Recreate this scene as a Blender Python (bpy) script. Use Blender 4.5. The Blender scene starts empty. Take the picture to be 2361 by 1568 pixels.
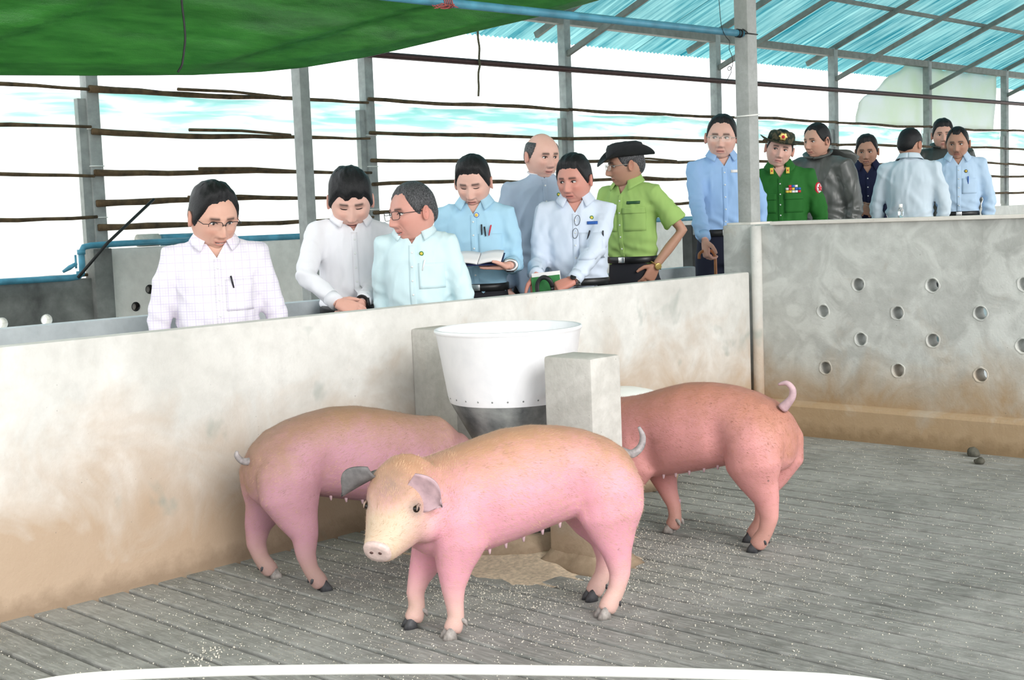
import bpy, bmesh, math, random
import numpy as np
from mathutils import Vector, Matrix
from mathutils.bvhtree import BVHTree
from mathutils import noise as mnoise

random.seed(7); np.random.seed(7)
S = bpy.context.scene
COL = S.collection

# ------------------------------------------------------------------ camera
# X runs along the pen's back wall, Y away across the barn, Z up, pen floor at z = 0
cam_d = bpy.data.cameras.new('camera'); cam = bpy.data.objects.new('camera', cam_d); COL.objects.link(cam)
cam_d.sensor_width = 36; cam_d.lens = 3027 / 2361 * 36; cam_d.clip_start = .05; cam_d.clip_end = 400
RM = Matrix(((0.69239, 0.09359, -0.71543), (-0.72051, 0.03711, -0.69245), (-0.03826, 0.99492, 0.09313)))
RM.col[2] *= -1                                   # camera axes in world: right, up, back
cam_right = Vector((0.69239, -0.72051, -0.03826)); cam_up = Vector((0.09359, 0.03711, 0.99492)); cam_back = cam_right.cross(cam_up)
m = Matrix((cam_right.normalized(), cam_up.normalized(), cam_back.normalized())).transposed().to_4x4()
m.translation = (0, 0, 1.3); cam.matrix_world = m
S.camera = cam

# ------------------------------------------------------------------ light
# overcast sky all round, and the hazy sun through the open side of the barn behind the photographer
w = bpy.data.worlds.new('sky'); S.world = w; w.use_nodes = True
bg = w.node_tree.nodes['Background']; bg.inputs[0].default_value = (.95, .98, 1, 1); bg.inputs[1].default_value = 1.85
sd = bpy.data.lights.new('sun_offscreen', 'SUN'); sd.energy = 2.1; sd.angle = math.radians(30); sd.color = (1, .97, .93)
sun = bpy.data.objects.new('sun_offscreen', sd); COL.objects.link(sun)
sun.rotation_euler = Vector((.30, 1, -.50)).to_track_quat('-Z', 'Y').to_euler()
S.view_settings.view_transform = 'Standard'; S.view_settings.look = 'None'
S.view_settings.gamma = 1; S.view_settings.use_curve_mapping = False
S.view_settings.exposure = 0.25

# ------------------------------------------------------------------ helpers
def tag(o, label=None, cat=None, group=None, kind=None):
    if label: o['label'] = label
    if cat: o['category'] = cat
    if group: o['group'] = group
    if kind: o['kind'] = kind
    return o

def empty(name, loc=(0, 0, 0), rz=0.0, parent=None):
    o = bpy.data.objects.new(name, None); COL.objects.link(o); o.empty_display_size = .1
    o.location = loc; o.rotation_euler = (0, 0, rz); o.parent = parent
    return o

class MB:
    """collects geometry; build() links it as ONE mesh object"""
    def __init__(s): s.v = []; s.f = []; s.mi = []; s.cur = 0
    def add(s, vs, fs, mi=None):
        b = len(s.v); s.v.extend([tuple(map(float, p)) for p in vs])
        s.f.extend([tuple(int(i) + b for i in f) for f in fs]); s.mi.extend([s.cur if mi is None else mi] * len(fs)); return s
    def box(s, a, b, ang=0, c=None, bev=0):
        x0, y0, z0 = a; x1, y1, z1 = b
        if bev:
            bm = bmesh.new(); bmesh.ops.create_cube(bm, size=1)
            for v in bm.verts: v.co = Vector(((x0 + x1) / 2 + v.co.x * (x1 - x0), (y0 + y1) / 2 + v.co.y * (y1 - y0), (z0 + z1) / 2 + v.co.z * (z1 - z0)))
            bmesh.ops.bevel(bm, geom=bm.edges[:], offset=bev, segments=2, affect='EDGES', profile=.6)
            bm.verts.ensure_lookup_table()
            vs = [v.co[:] for v in bm.verts]; fs = [[v.index for v in f.verts] for f in bm.faces]; bm.free()
        else:
            vs = [(x0, y0, z0), (x1, y0, z0), (x1, y1, z0), (x0, y1, z0), (x0, y0, z1), (x1, y0, z1), (x1, y1, z1), (x0, y1, z1)]
            fs = [(0, 3, 2, 1), (4, 5, 6, 7), (0, 1, 5, 4), (1, 2, 6, 5), (2, 3, 7, 6), (3, 0, 4, 7)]
        return s.add(vs, fs)
    def rings(s, R, cap=True, close=True):
        """R: list of (n,3) arrays"""
        n = len(R[0]); vs = [p for r in R for p in r]; fs = []
        for i in range(len(R) - 1):
            for j in range(n if close else n - 1):
                k = (j + 1) % n
                fs.append((i * n + j, i * n + k, (i + 1) * n + k, (i + 1) * n + j))
        if cap:
            fs.append(tuple(range(n))[::-1]); fs.append(tuple(range((len(R) - 1) * n, len(R) * n)))
        return s.add(vs, fs)
    def tube(s, pts, rad, n=10, cap=True, up=(0, 0, 1), flat=1.0):
        """tube along pts; rad scalar, list, or list of (ru, rv)"""
        P = np.array(pts, float); k = len(P)
        if np.isscalar(rad): rad = [rad] * k
        R = []; T = np.gradient(P, axis=0) if k > 2 else np.repeat((P[1:] - P[:1]), 2, 0)
        ref = np.array(up, float); a = np.linspace(0, 2 * math.pi, n, endpoint=False)
        prev = None
        for i in range(k):
            t = T[i] / (np.linalg.norm(T[i]) + 1e-12)
            if prev is None:
                u = np.cross(ref, t)
                if np.linalg.norm(u) < 1e-3: u = np.cross((1, .1, 0), t)
            else: u = prev - t * prev.dot(t)
            u /= np.linalg.norm(u); prev = u; v = np.cross(t, u)
            ru, rv = rad[i] if hasattr(rad[i], '__len__') else (rad[i], rad[i] * flat)
            R.append(P[i] + np.outer(np.cos(a) * ru, u) + np.outer(np.sin(a) * rv, v))
        return s.rings(R, cap)
    def lathe(s, prof, n=32, c=(0, 0, 0)):
        a = np.linspace(0, 2 * math.pi, n, endpoint=False); R = []
        for r, z in prof: R.append(np.stack([c[0] + r * np.cos(a), c[1] + r * np.sin(a), np.full(n, c[2] + z)], 1))
        return s.rings(R, True)
    def ball(s, c, r, nu=12, nv=8):
        r = r if hasattr(r, '__len__') else (r, r, r)
        R = []; a = np.linspace(0, 2 * math.pi, nu, endpoint=False)
        for i in range(nv + 1):
            t = -math.pi / 2 + math.pi * (i + .02) / (nv + .04)
            R.append(np.stack([c[0] + r[0] * math.cos(t) * np.cos(a), c[1] + r[1] * math.cos(t) * np.sin(a), np.full(nu, c[2] + r[2] * math.sin(t))], 1))
        return s.rings(R, True)
    def grid(s, P, close_u=False):
        """P: (nu,nv,3) open sheet"""
        nu, nv = P.shape[:2]; fs = []
        for i in range(nu - 1 + (1 if close_u else 0)):
            for j in range(nv - 1):
                a = i * nv + j; b = ((i + 1) % nu) * nv + j
                fs.append((a, b, b + 1, a + 1))
        return s.add(P.reshape(-1, 3), fs)
    def slab(s, P, N, th):
        """sheet with thickness: P (nu,nv,3), N normals or vector"""
        P = np.asarray(P, float); Q = P - np.asarray(N, float) * th; nu, nv = P.shape[:2]; n = nu * nv
        fs = []
        for i in range(nu - 1):
            for j in range(nv - 1):
                a = i * nv + j; b = a + nv
                fs.append((a, b, b + 1, a + 1)); fs.append((n + a, n + a + 1, n + b + 1, n + b))
        def side(idx):
            for p, q in zip(idx[:-1], idx[1:]): fs.append((p, q, n + q, n + p))
        side([i * nv for i in range(nu)][::-1]); side([i * nv + nv - 1 for i in range(nu)])
        side(list(range(nv))); side([(nu - 1) * nv + j for j in range(nv)][::-1])
        return s.add(np.concatenate([P.reshape(-1, 3), Q.reshape(-1, 3)]), fs)
    def mesh(s, name, mats, smooth=True):
        me = bpy.data.meshes.new(name); me.from_pydata(s.v, [], s.f)
        for mm in (mats if isinstance(mats, (list, tuple)) else [mats]): me.materials.append(mm)
        if len(me.materials) > 1: me.polygons.foreach_set('material_index', s.mi)
        if smooth: me.polygons.foreach_set('use_smooth', [True] * len(me.polygons))
        me.update(); return me
    def build(s, name, mats, parent=None, smooth=True, angle=None, loc=None):
        o = bpy.data.objects.new(name, s.mesh(name, mats, smooth)); COL.objects.link(o); o.parent = parent
        if loc is not None: o.location = loc
        if smooth and angle is not None:
            o.data.set_sharp_from_angle(angle=math.radians(angle))
        return o

def remesh(mb, voxel, it=8, fac=.5):
    """union of the closed shells in mb as one continuous surface -> verts, faces"""
    me = bpy.data.meshes.new('t'); me.from_pydata(mb.v, [], mb.f); me.update()
    bm = bmesh.new(); bm.from_mesh(me); bmesh.ops.recalc_face_normals(bm, faces=bm.faces[:]); bm.to_mesh(me); bm.free()
    o = bpy.data.objects.new('t', me); COL.objects.link(o)
    r = o.modifiers.new('r', 'REMESH'); r.mode = 'VOXEL'; r.voxel_size = voxel
    if it:
        q = o.modifiers.new('s', 'SMOOTH'); q.iterations = it; q.factor = fac
    dg = bpy.context.evaluated_depsgraph_get(); dg.update()
    e = o.evaluated_get(dg); ev = e.to_mesh()
    n = len(ev.vertices); V = np.empty(n * 3); ev.vertices.foreach_get('co', V); V = V.reshape(-1, 3)
    F = [tuple(p.vertices) for p in ev.polygons]
    e.to_mesh_clear(); bpy.data.objects.remove(o); bpy.data.meshes.remove(me)
    return V, F

def carve(o, cutter, mat):
    """cut real holes into o"""
    c = cutter.build('cut', mat); bm = bmesh.new(); bm.from_mesh(c.data); bmesh.ops.recalc_face_normals(bm, faces=bm.faces[:]); bm.to_mesh(c.data); bm.free(); b = o.modifiers.new('b', 'BOOLEAN'); b.object = c; b.operation = 'DIFFERENCE'; b.solver = 'EXACT'
    dg = bpy.context.evaluated_depsgraph_get(); dg.update(); nm = bpy.data.meshes.new_from_object(o.evaluated_get(dg)); nm.name = o.data.name
    o.modifiers.clear(); o.data = nm; bpy.data.objects.remove(c); nm.set_sharp_from_angle(angle=math.radians(35))

def vnormals(V, F):
    F4 = np.array([f if len(f) == 4 else (f[0], f[1], f[2], f[2]) for f in F])
    n = np.cross(V[F4[:, 2]] - V[F4[:, 0]], V[F4[:, 3]] - V[F4[:, 1]])
    N = np.zeros_like(V)
    for k in range(4): np.add.at(N, F4[:, k], n)
    return N / (np.linalg.norm(N, axis=1, keepdims=True) + 1e-12)

def fnoise(P, scale, seed=0.0, oct=3):
    """smooth pseudo noise, vectorised: sums of rotated sines"""
    rng = np.random.RandomState(abs(int(seed * 131)) + 5); out = np.zeros(len(P)); amp = 1.0; tot = 0
    for o in range(oct):
        a = np.zeros(len(P))
        for k in range(6):
            d = rng.normal(size=3); d /= np.linalg.norm(d)
            a += np.sin(P @ d * scale * (2 ** o) * rng.uniform(.7, 1.4) + rng.uniform(0, 6.28))
        out += amp * a / 3; tot += amp; amp *= .5
    return out / tot

# ------------------------------------------------------------------ materials
class NT:
    def __init__(s, name, rough=.7, metallic=0.0, spec=.5):
        s.m = bpy.data.materials.new(name); s.m.use_nodes = True; s.t = s.m.node_tree; s.n = s.t.nodes; s.l = s.t.links
        s.b = s.n['Principled BSDF']; s.out = s.n['Material Output']
        s.set('Roughness', rough); s.set('Metallic', metallic); s.set('Specular IOR Level', spec)
    def set(s, k, v): s.link(v, s.b.inputs[k])
    def link(s, v, inp):
        if isinstance(v, bpy.types.NodeSocket): s.l.new(v, inp)
        elif hasattr(v, '__len__') and len(v) == 3 and inp.type == 'RGBA': inp.default_value = (*v, 1)
        else: inp.default_value = v
    def node(s, t, **kw):
        n = s.n.new(t)
        for k, v in kw.items():
            if k in n.inputs.keys(): s.link(v, n.inputs[k])
            else: setattr(n, k, v)
        return n
    def pos(s, world=False):
        if world: return s.node('ShaderNodeNewGeometry').outputs['Position']
        return s.node('ShaderNodeTexCoord').outputs['Object']
    def mapping(s, v, scale=(1, 1, 1), rot=(0, 0, 0)):
        n = s.n.new('ShaderNodeMapping'); s.l.new(v, n.inputs[0]); n.inputs['Scale'].default_value = scale; n.inputs['Rotation'].default_value = rot; return n.outputs[0]
    def noise(s, v, scale, detail=4, rough=.55, dist=0):
        n = s.n.new('ShaderNodeTexNoise'); s.l.new(v, n.inputs['Vector']); n.inputs['Scale'].default_value = scale
        n.inputs['Detail'].default_value = detail; n.inputs['Roughness'].default_value = rough; n.inputs['Distortion'].default_value = dist; return n.outputs['Fac']
    def vor(s, v, scale, feature='F1'):
        n = s.n.new('ShaderNodeTexVoronoi'); s.l.new(v, n.inputs['Vector']); n.inputs['Scale'].default_value = scale; n.feature = feature; return n.outputs['Distance']
    def ramp(s, fac, stops):
        n = s.n.new('ShaderNodeValToRGB'); s.link(fac, n.inputs[0]); e = n.color_ramp.elements
        while len(e) < len(stops): e.new(.5)
        for i, (p, c) in enumerate(stops):
            e[i].position = p; e[i].color = (c, c, c, 1) if np.isscalar(c) else (*c, 1)
        return n.outputs[0]
    def mix(s, f, a, b, mode='MIX'):
        n = s.n.new('ShaderNodeMix'); n.data_type = 'RGBA'; n.blend_type = mode
        s.link(f, n.inputs[0]); s.link(a, n.inputs[6]); s.link(b, n.inputs[7]); return n.outputs[2]
    def math(s, op, a, b=0.0, clamp=False):
        n = s.n.new('ShaderNodeMath'); n.operation = op; n.use_clamp = clamp; s.link(a, n.inputs[0]); s.link(b, n.inputs[1]); return n.outputs[0]
    def sep(s, v):
        n = s.n.new('ShaderNodeSeparateXYZ'); s.l.new(v, n.inputs[0]); return n.outputs
    def maprange(s, v, a, b, c=0.0, d=1.0):
        n = s.n.new('ShaderNodeMapRange'); s.link(v, n.inputs[0])
        for i, x in enumerate((a, b, c, d)): n.inputs[i + 1].default_value = x
        return n.outputs[0]
    def bump(s, h, strength=.3, dist=.01):
        n = s.n.new('ShaderNodeBump'); s.link(h, n.inputs['Height']); n.inputs['Strength'].default_value = strength; n.inputs['Distance'].default_value = dist
        s.l.new(n.outputs[0], s.b.inputs['Normal']); return n.outputs[0]

def plain(name, c, rough=.6, metallic=0.0, var=.12, scale=30, bump=.1, spec=.4):
    t = NT(name, rough, metallic, spec); p = t.pos(); n = t.noise(p, scale)
    t.set('Base Color', t.mix(t.ramp(n, [(.3, 0), (.7, 1)]), tuple(x * (1 - var) for x in c), tuple(min(1, x * (1 + var)) for x in c)))
    if bump: t.bump(n, bump, .004)
    return t.m

def concrete(name, light, dark, stain=None, stain_h=(0, .5), rough=.8, scale=2.0, bump=.35, swirl=0.0, smear=None):
    t = NT(name, rough, 0, .3); p = t.pos(True)
    n1 = t.noise(p, scale, 5, .6, .6); n2 = t.noise(p, scale * 9, 5, .6); n3 = t.noise(p, 90, 3)
    c = t.mix(t.ramp(n1, [(.33, 0), (.68, 1)]), dark, light)
    c = t.mix(t.math('MULTIPLY', t.ramp(n2, [(.4, 0), (.75, 1)]), .35), c, tuple(x * .72 for x in dark))
    if swirl:
        sw = t.noise(p, scale * 2.2, 4, .55, 1.4)
        c = t.mix(t.math('MULTIPLY', t.ramp(sw, [(.46, 0), (.62, 1)]), swirl), c, tuple(min(1, x * 1.18) for x in light))
    if stain:
        z = t.sep(p)[2]
        h = t.maprange(z, stain_h[0], stain_h[1], 1, 0)
        n4 = t.noise(p, 3.2, 4, .6, .8)
        f = t.math('MULTIPLY', t.ramp(t.math('ADD', t.math('MULTIPLY', h, .75), t.math('MULTIPLY', n4, .85)), [(.50, 0), (.98, 1)]), .9)
        c = t.mix(f, c, stain)
        low = t.ramp(t.math('ADD', t.maprange(z, 0, .14, .55, 0), t.math('MULTIPLY', n2, .45)), [(.42, 0), (.7, 1)])
        c = t.mix(t.math('MULTIPLY', low, .7), c, tuple(x * .55 for x in stain))
    if smear:
        n5 = t.noise(p, 4.4, 3, .5, .3)
        c = t.mix(t.math('MULTIPLY', t.ramp(n5, [(.62, 0), (.72, 1)]), .5), c, smear)
    pits = t.ramp(t.vor(p, 26), [(.03, 1), (.07, 0)])
    pitm = t.math('MULTIPLY', pits, t.ramp(t.noise(p, 7), [(.5, 0), (.62, 1)]))
    c = t.mix(t.math('MULTIPLY', pitm, .7), c, tuple(x * .3 for x in dark))
    t.set('Base Color', c)
    t.bump(t.math('SUBTRACT', t.math('ADD', t.math('MULTIPLY', n2, .6), t.math('MULTIPLY', n3, .25)), t.math('MULTIPLY', pitm, .5)), bump, .012)
    return t.m
# ------------------------------------------------------------------ the setting
M_wallA = concrete('washed_concrete', (.80, .785, .755), (.60, .585, .55), (.46, .325, .215), (.0, .80), scale=1.6, smear=(.24, .30, .27))
M_wallB = concrete('grey_concrete', (.62, .63, .605), (.43, .435, .415), (.40, .265, .14), (.0, .62), scale=2.2, swirl=.5)
M_far = concrete('pale_concrete', (.86, .82, .77), (.66, .62, .57), scale=1.2)
M_dark = concrete('dark_concrete', (.30, .30, .28), (.10, .10, .095), scale=1.5)
M_post = concrete('post_concrete', (.62, .60, .565), (.44, .425, .39), (.40, .29, .19), (.0, .4), scale=4)
M_lightgrey = concrete('light_grey_concrete', (.60, .64, .66), (.45, .49, .51), scale=2)
M_steelpost = plain('grey_painted_post', (.33, .345, .335), .6, 0, .18, 12, .15)
M_truss = plain('grey_steel_truss', (.20, .205, .185), .6, .1, .2, 9)
M_rail = plain('maroon_steel_rail', (.06, .022, .02), .5, .2, .2, 20)
M_pole = plain('weathered_pole', (.10, .062, .03), .85, 0, .5, 14, .5)
M_blue = plain('blue_plastic_pipe', (.085, .30, .42), .45, 0, .3, 7, .15)
M_black = plain('black_plastic', (.015, .015, .016), .4, 0, .2, 20)
M_wire = plain('dark_wire', (.03, .03, .03), .5, .5, .2, 20)
M_rope = plain('frayed_rope', (.12, .10, .06), .9, 0, .4, 60)
M_redstring = plain('red_string', (.42, .10, .09), .8, 0, .3, 40)
M_white = plain('white_plastic', (.92, .91, .87), .35, 0, .04, 8, .02)

def slat_material():
    t = NT('slatted_floor_concrete', .75, 0, .35); p = t.pos(True)
    n1 = t.noise(p, 1.7, 5, .6, .5); n2 = t.noise(p, 14, 5, .65); n3 = t.noise(t.mapping(p, (30, 4, 30)), 3, 4)
    c = t.mix(t.ramp(n1, [(.3, 0), (.7, 1)]), (.185, .19, .176), (.35, .35, .33))
    c = t.mix(t.math('MULTIPLY', t.ramp(n3, [(.45, 0), (.75, 1)]), .6), c, (.50, .50, .475))
    c = t.mix(t.math('MULTIPLY', t.ramp(n2, [(.5, 0), (.7, 1)]), .45), c, (.15, .15, .135))
    sp = t.vor(p, 75); spm = t.math('MULTIPLY', t.ramp(sp, [(.10, 1), (.22, 0)]), t.ramp(t.noise(p, 5), [(.42, 0), (.6, 1)]))
    c = t.mix(spm, c, (.60, .54, .42))
    t.set('Base Color', c); t.bump(t.math('ADD', t.math('MULTIPLY', n2, .7), t.math('MULTIPLY', spm, .4)), .5, .012)
    return t.m
M_slat = slat_material()

M_pit = plain('slurry_pit', (.035, .035, .03), .9)
# floor: dark pit bed with separate concrete slats lying on it
PX0, PX1, WALLY = -.6, 6.478, 4.29
mb = MB(); mb.box((PX0, -2.2, -.20), (PX1 + .1, WALLY + .05, -.028))
floor = tag(mb.build('floor', M_pit, smooth=False), 'grey slatted concrete floor of the pig pen', 'floor', kind='structure')
pitch = .121; nsl = int((PX1 - PX0) / pitch)
mb = MB(); mb.box((-.0515, -2.2, -.034), (.0515, WALLY + .04, 0), bev=.006); sl_me = mb.mesh('slat', M_slat, False)
for i in range(nsl + 1):
    o = bpy.data.objects.new('slat', sl_me); COL.objects.link(o); o.parent = floor
    o.location = (PX1 - .06 - i * pitch, 0, random.uniform(-.0025, .0008)); o.rotation_euler = (0, random.uniform(-.006, .006), 0)

def wallbox(name, a, b, mat, label, bev=.012, kind='structure'):
    mb = MB(); mb.box(a, b, bev=bev)
    return tag(mb.build(name, mat, smooth=True, angle=40), label, 'wall', kind=kind)

wallbox('wall_back', (-1.5, WALLY, -.2), (6.43, WALLY + .075, .932), M_wallA, 'long low washed concrete pen wall with brown smears behind the pigs')
wallbox('wall_alley', (0, 5.30, -.25), (7.3, 5.38, .92), M_lightgrey, 'light grey low wall on the far side of the walkway')
wallbox('wall_far', (5.62, 10.12, -.25), (27, 10.20, 1.165), M_far, 'pale low concrete wall under the curtain side of the barn')
wallbox('wall_far_left', (-1, 10.12, -.25), (5.56, 10.20, .93), M_dark, 'dark low concrete wall in the far corner of the barn')
# ramped walkway behind the wall and the yard around the barn
mb = MB(); x0, x1 = -1.5, 28; z0 = -.2 + .0533 * (x0 - 2.5); z1 = -.2 + .0533 * (12 - 2.5)
mb.add([(x0, 4.36, z0), (12, 4.36, z1), (12, 5.31, z1), (x0, 5.31, z0), (x0, 4.36, -.7), (12, 4.36, -.7), (12, 5.31, -.7), (x0, 5.31, -.7)],
       [(0, 1, 2, 3), (4, 7, 6, 5), (0, 4, 5, 1), (1, 5, 6, 2), (2, 6, 7, 3), (3, 7, 4, 0)])
tag(mb.build('floor_walkway', M_lightgrey, smooth=False), 'concrete walkway sloping gently between two low walls', 'floor', kind='structure')
tg = NT('yard_soil', .9); p = tg.pos(True); tg.set('Base Color', tg.mix(tg.noise(p, .6), (.70, .71, .64), (.80, .79, .74)))
mb = MB(); mb.box((-60, -60, -1.0), (90, 90, -.72))
tag(mb.build('ground', tg.m, smooth=False), 'pale ground under and around the barn', 'ground', kind='structure')
mb = MB(); mb.box((-1.5, 5.36, -.72), (28, 10.14, -.2))
tag(mb.build('floor_far_pens', M_dark, smooth=False), 'dark concrete floor of the far pens', 'floor', kind='structure')
mb = MB(); mb.box((6.47, -2.2, -.72), (28, 4.37, -.2))
tag(mb.build('floor_next_pen', M_dark, smooth=False), 'dark concrete floor of the next pen', 'floor', kind='structure')

# right wall with drilled holes
mb = MB(); mb.box((6.478, -2.2, -.2), (6.598, 4.30, 1.2), bev=.01)
wb = mb.build('wall_right', M_wallB, smooth=True, angle=40)
tag(wb, 'tall grey concrete pen wall with rows of round holes', 'wall', kind='structure')
HOLES = [(3.62, .86), (3.19, .86), (2.70, .87), (3.84, .71), (3.39, .71), (2.93, .72), (3.61, .56), (3.19, .57), (2.71, .56), (3.83, .39), (3.39, .40), (2.93, .40), (2.47, .72), (2.47, .40), (2.25, .57), (2.25, .87)]
cut = MB()
for hy, hz in HOLES:
    a = np.linspace(0, 2 * math.pi, 18, endpoint=False); r = .035 * random.uniform(.92, 1.12)
    R = []
    for xx in (6.44, 6.50, 6.56, 6.64):
        rr = r * (1 + .10 * np.sin(a * 3 + random.random() * 6) * (1 if xx < 6.5 else .3)); R.append(np.stack([np.full(18, xx), hy + rr * np.cos(a) * .95, hz + rr * np.sin(a)], 1))
    cut.rings(R, True)
co = cut.build('cut', M_wallB)
bm_ = wb.modifiers.new('b', 'BOOLEAN'); bm_.object = co; bm_.operation = 'DIFFERENCE'; bm_.solver = 'EXACT'
dg = bpy.context.evaluated_depsgraph_get(); dg.update()
nm = bpy.data.meshes.new_from_object(wb.evaluated_get(dg)); wb.modifiers.clear(); wb.data = nm; nm.name = 'wall_right'
bpy.data.objects.remove(co)
nm.set_sharp_from_angle(angle=math.radians(35))
for hy, hz in HOLES[:12]:                                   # broken mortar round each hole
    mb = MB(); n = 30; a = np.linspace(0, 2 * math.pi, n, endpoint=False)
    sm_ = lambda k: sum(np.sin(a * j + random.random() * 6.28) / j for j in (2, 3, 5, 7)) * k
    ri = .0345 + sm_(.001); ro = .041 + np.abs(sm_(.006)); hh = .0015 + np.abs(sm_(.003))
    pts = lambda r, x: np.stack([6.478 - x, hy + r * np.cos(a), hz + r * np.sin(a)], 1)
    z = np.zeros(n)
    mb.rings([pts(ro, z - .002), pts(ro * .97, hh * .5), pts((ri + ro) / 2, hh), pts(ri, hh * .7), pts(ri * .97, z - .012)], cap=False)
    mb.build('hole_rim', M_wallB, wb)
mb = MB(); mb.rings([[(6.43, y, -.1), (6.43, y, .165), (6.441, y, .183), (6.462, y, .192), (6.49, y, .196), (6.49, y, -.1)] for y in np.linspace(4.27, -2.2, 2)], True)
mb.build('plinth', M_wallB, wb, smooth=False)
mb = MB(); mb.box((6.452, -2.2, 1.198), (6.62, 4.16, 1.218), bev=.004); mb.build('coping', M_far, wb, smooth=False)
# corner pier with the concrete column on it
mb = MB(); mb.box((6.474, 4.28, -.2), (6.74, 4.50, 1.203), bev=.012)
pier = tag(mb.build('wall_pier', M_wallB, angle=40), 'square concrete corner pier joining the two pen walls', 'wall', kind='structure')
mb = MB(); mb.tube([(6.462, 4.262, -.05), (6.463, 4.262, .5), (6.46, 4.26, 1.195)], [.034, .031, .033], 10); mb.build('corner_fillet', M_wallA, pier)
mb = MB(); mb.box((6.53, 4.34, 1.2), (6.76, 4.51, 1.216), bev=.004); mb.build('base_plate', M_far, pier, smooth=False)
t_ = concrete('column_concrete', (.47, .48, .47), (.36, .37, .355), scale=5)
mb = MB(); mb.box((6.605, 4.385, 1.21), (6.705, 4.478, 4.9), bev=.008)
colm = tag(mb.build('column', t_, angle=40), 'square grey concrete column standing on the corner pier', 'column', kind='structure')
def ringwire(z, r=.004, mat=M_wire, dz=0, x0=6.605, x1=6.705, y0=4.385, y1=4.478):
    mb = MB(); e = r * .6
    pts = [(x0 - e, y0 - e, z), (x1 + e, y0 - e, z + dz), (x1 + e, y1 + e, z + dz), (x0 - e, y1 + e, z), (x0 - e, y0 - e, z)]
    mb.tube(pts, r, 6); return mb
ringwire(2.315).build('wire_band', M_wire, colm); ringwire(1.84, .005, M_white, .01).build('white_tie', M_white, colm)

# ------------------------------------------------------------------ posts, rails, poles, curtain sheets of the barn's far side
BX = [5.62 + 3.02 * k for k in range(-1, 8)]; BY = 10.26
post_objs = []; ORD = ['first', 'second', 'third', 'fourth', 'fifth', 'sixth', 'seventh', 'eighth', 'ninth']
for i, x in enumerate(BX):
    mb = MB(); mb.box((x - .055, BY - .055, -.7), (x + .055, BY + .055, 3.62), bev=.008)
    o = mb.build('barn_post', M_steelpost, angle=40)
    txt = ['first', 'second', 'third', 'fourth', 'fifth', 'sixth', 'seventh', 'eighth', 'ninth'][max(i - 1, 0)]
    tag(o, 'slim grey barn post, %s from the blue pipe bend' % txt if i else 'slim grey barn post beyond the dark far wall', 'post', 'posts of the curtain side')
    mb = MB(); mb.rings([[(x - .055 - .16 * (1 - k), BY - .03, 2.50 + .07 * k), (x - .055 - .16 * (1 - k), BY + .03, 2.50 + .07 * k), (x - .05, BY + .03, 2.30 + .07 * k), (x - .05, BY - .03, 2.30 + .07 * k)] for k in (0, .5)], True)
    mb = MB(); mb.box((x - .13, BY - .03, 1.2), (x - .054, BY + .03, 2.42)); mb.build('side_plate', M_steelpost, o, smooth=False)
    for zz in (2.17, 1.86, 1.43):
        ringwire(zz, .005, M_white, 0, x - .055, x + .055, BY - .055, BY + .055).build('tie', M_white, o)
    post_objs.append(o)
mb = MB(); mb.box((5.715, 7.5, -.7), (5.80, 7.60, 4.3), bev=.008)
tag(mb.build('barn_post', M_steelpost, angle=40), 'thick grey post standing alone behind the man in plain white shirt', 'post', kind='structure')
mb = MB(); mb.box((5.45, 10.06, -.25), (5.62, 10.22, 1.17), bev=.01)
tag(mb.build('wall_far_pier', M_dark, angle=40), 'dark concrete pier at the end of the pale far wall', 'wall', kind='structure')

mb = MB(); mb.tube([(4.5, BY - .088, 2.955), (28, BY - .088, 3.03)], .034, 10)
tag(mb.build('steel_rail', M_rail, angle=60), 'straight maroon steel rail running along the barn posts', 'rail')
PZ = [2.52, 2.19, 1.92, 1.69, 1.40]
pn = ['highest', 'second', 'third', 'fourth', 'lowest']
for i in range(len(BX) - 1):
    for k, z in enumerate(PZ):
        if i == 0: z = z - (.03, 0, .14, .25, .44)[k]
        if i == 1: z = z + (-.03, -.05, -.12, -.14, -.05)[k]
        rnd = random.Random(i * 17 + k); a = BX[i] - .04; b = BX[i + 1] - .045
        sag = .04 * (rnd.random() - .5); r0 = .022 if i < 2 else .017; n = 14; pts = []; rad = []
        for j in range(n):
            u = j / (n - 1); pts.append((a + (b - a) * u, BY - .074, z + sag * math.sin(u * 3.1) + .004 * rnd.uniform(-1, 1) + .006 * math.sin(u * 9 + i + k)))
            rad.append(r0 * ((1.15 - .75 * u) if (i < 2) else (1 - .35 * abs(u - .5))) * rnd.uniform(.85, 1.15) + .004)
        mb = MB(); mb.tube(pts, rad, 7)
        near = 'before the first barn post' if i == 0 else 'past the %s barn post' % ORD[i - 1]
        tag(mb.build('wooden_pole', M_pole), 'thin crooked brown pole, %s of those tied %s' % (pn[k], near), 'pole', 'poles tied across the curtain side')
        if i in (1, 3, 4) and k in (0, 1, 2, 3) and rnd.random() < (.95 if i == 1 else .5):          # a second stick lashed alongside
            mb = MB(); u0 = a + .8 + rnd.random() * .2; u1 = u0 + 1.1
            mb.tube([(u0, BY - .12, z + .035), ((u0 + u1) / 2, BY - .12, z + .038), (u1, BY - .12, z + .01)], [.016, .014, .013], 6)
            tag(mb.build('wooden_pole', M_pole), 'short brown stick lashed along the %s pole %s' % (pn[k], near), 'pole', 'poles tied across the curtain side')

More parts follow.
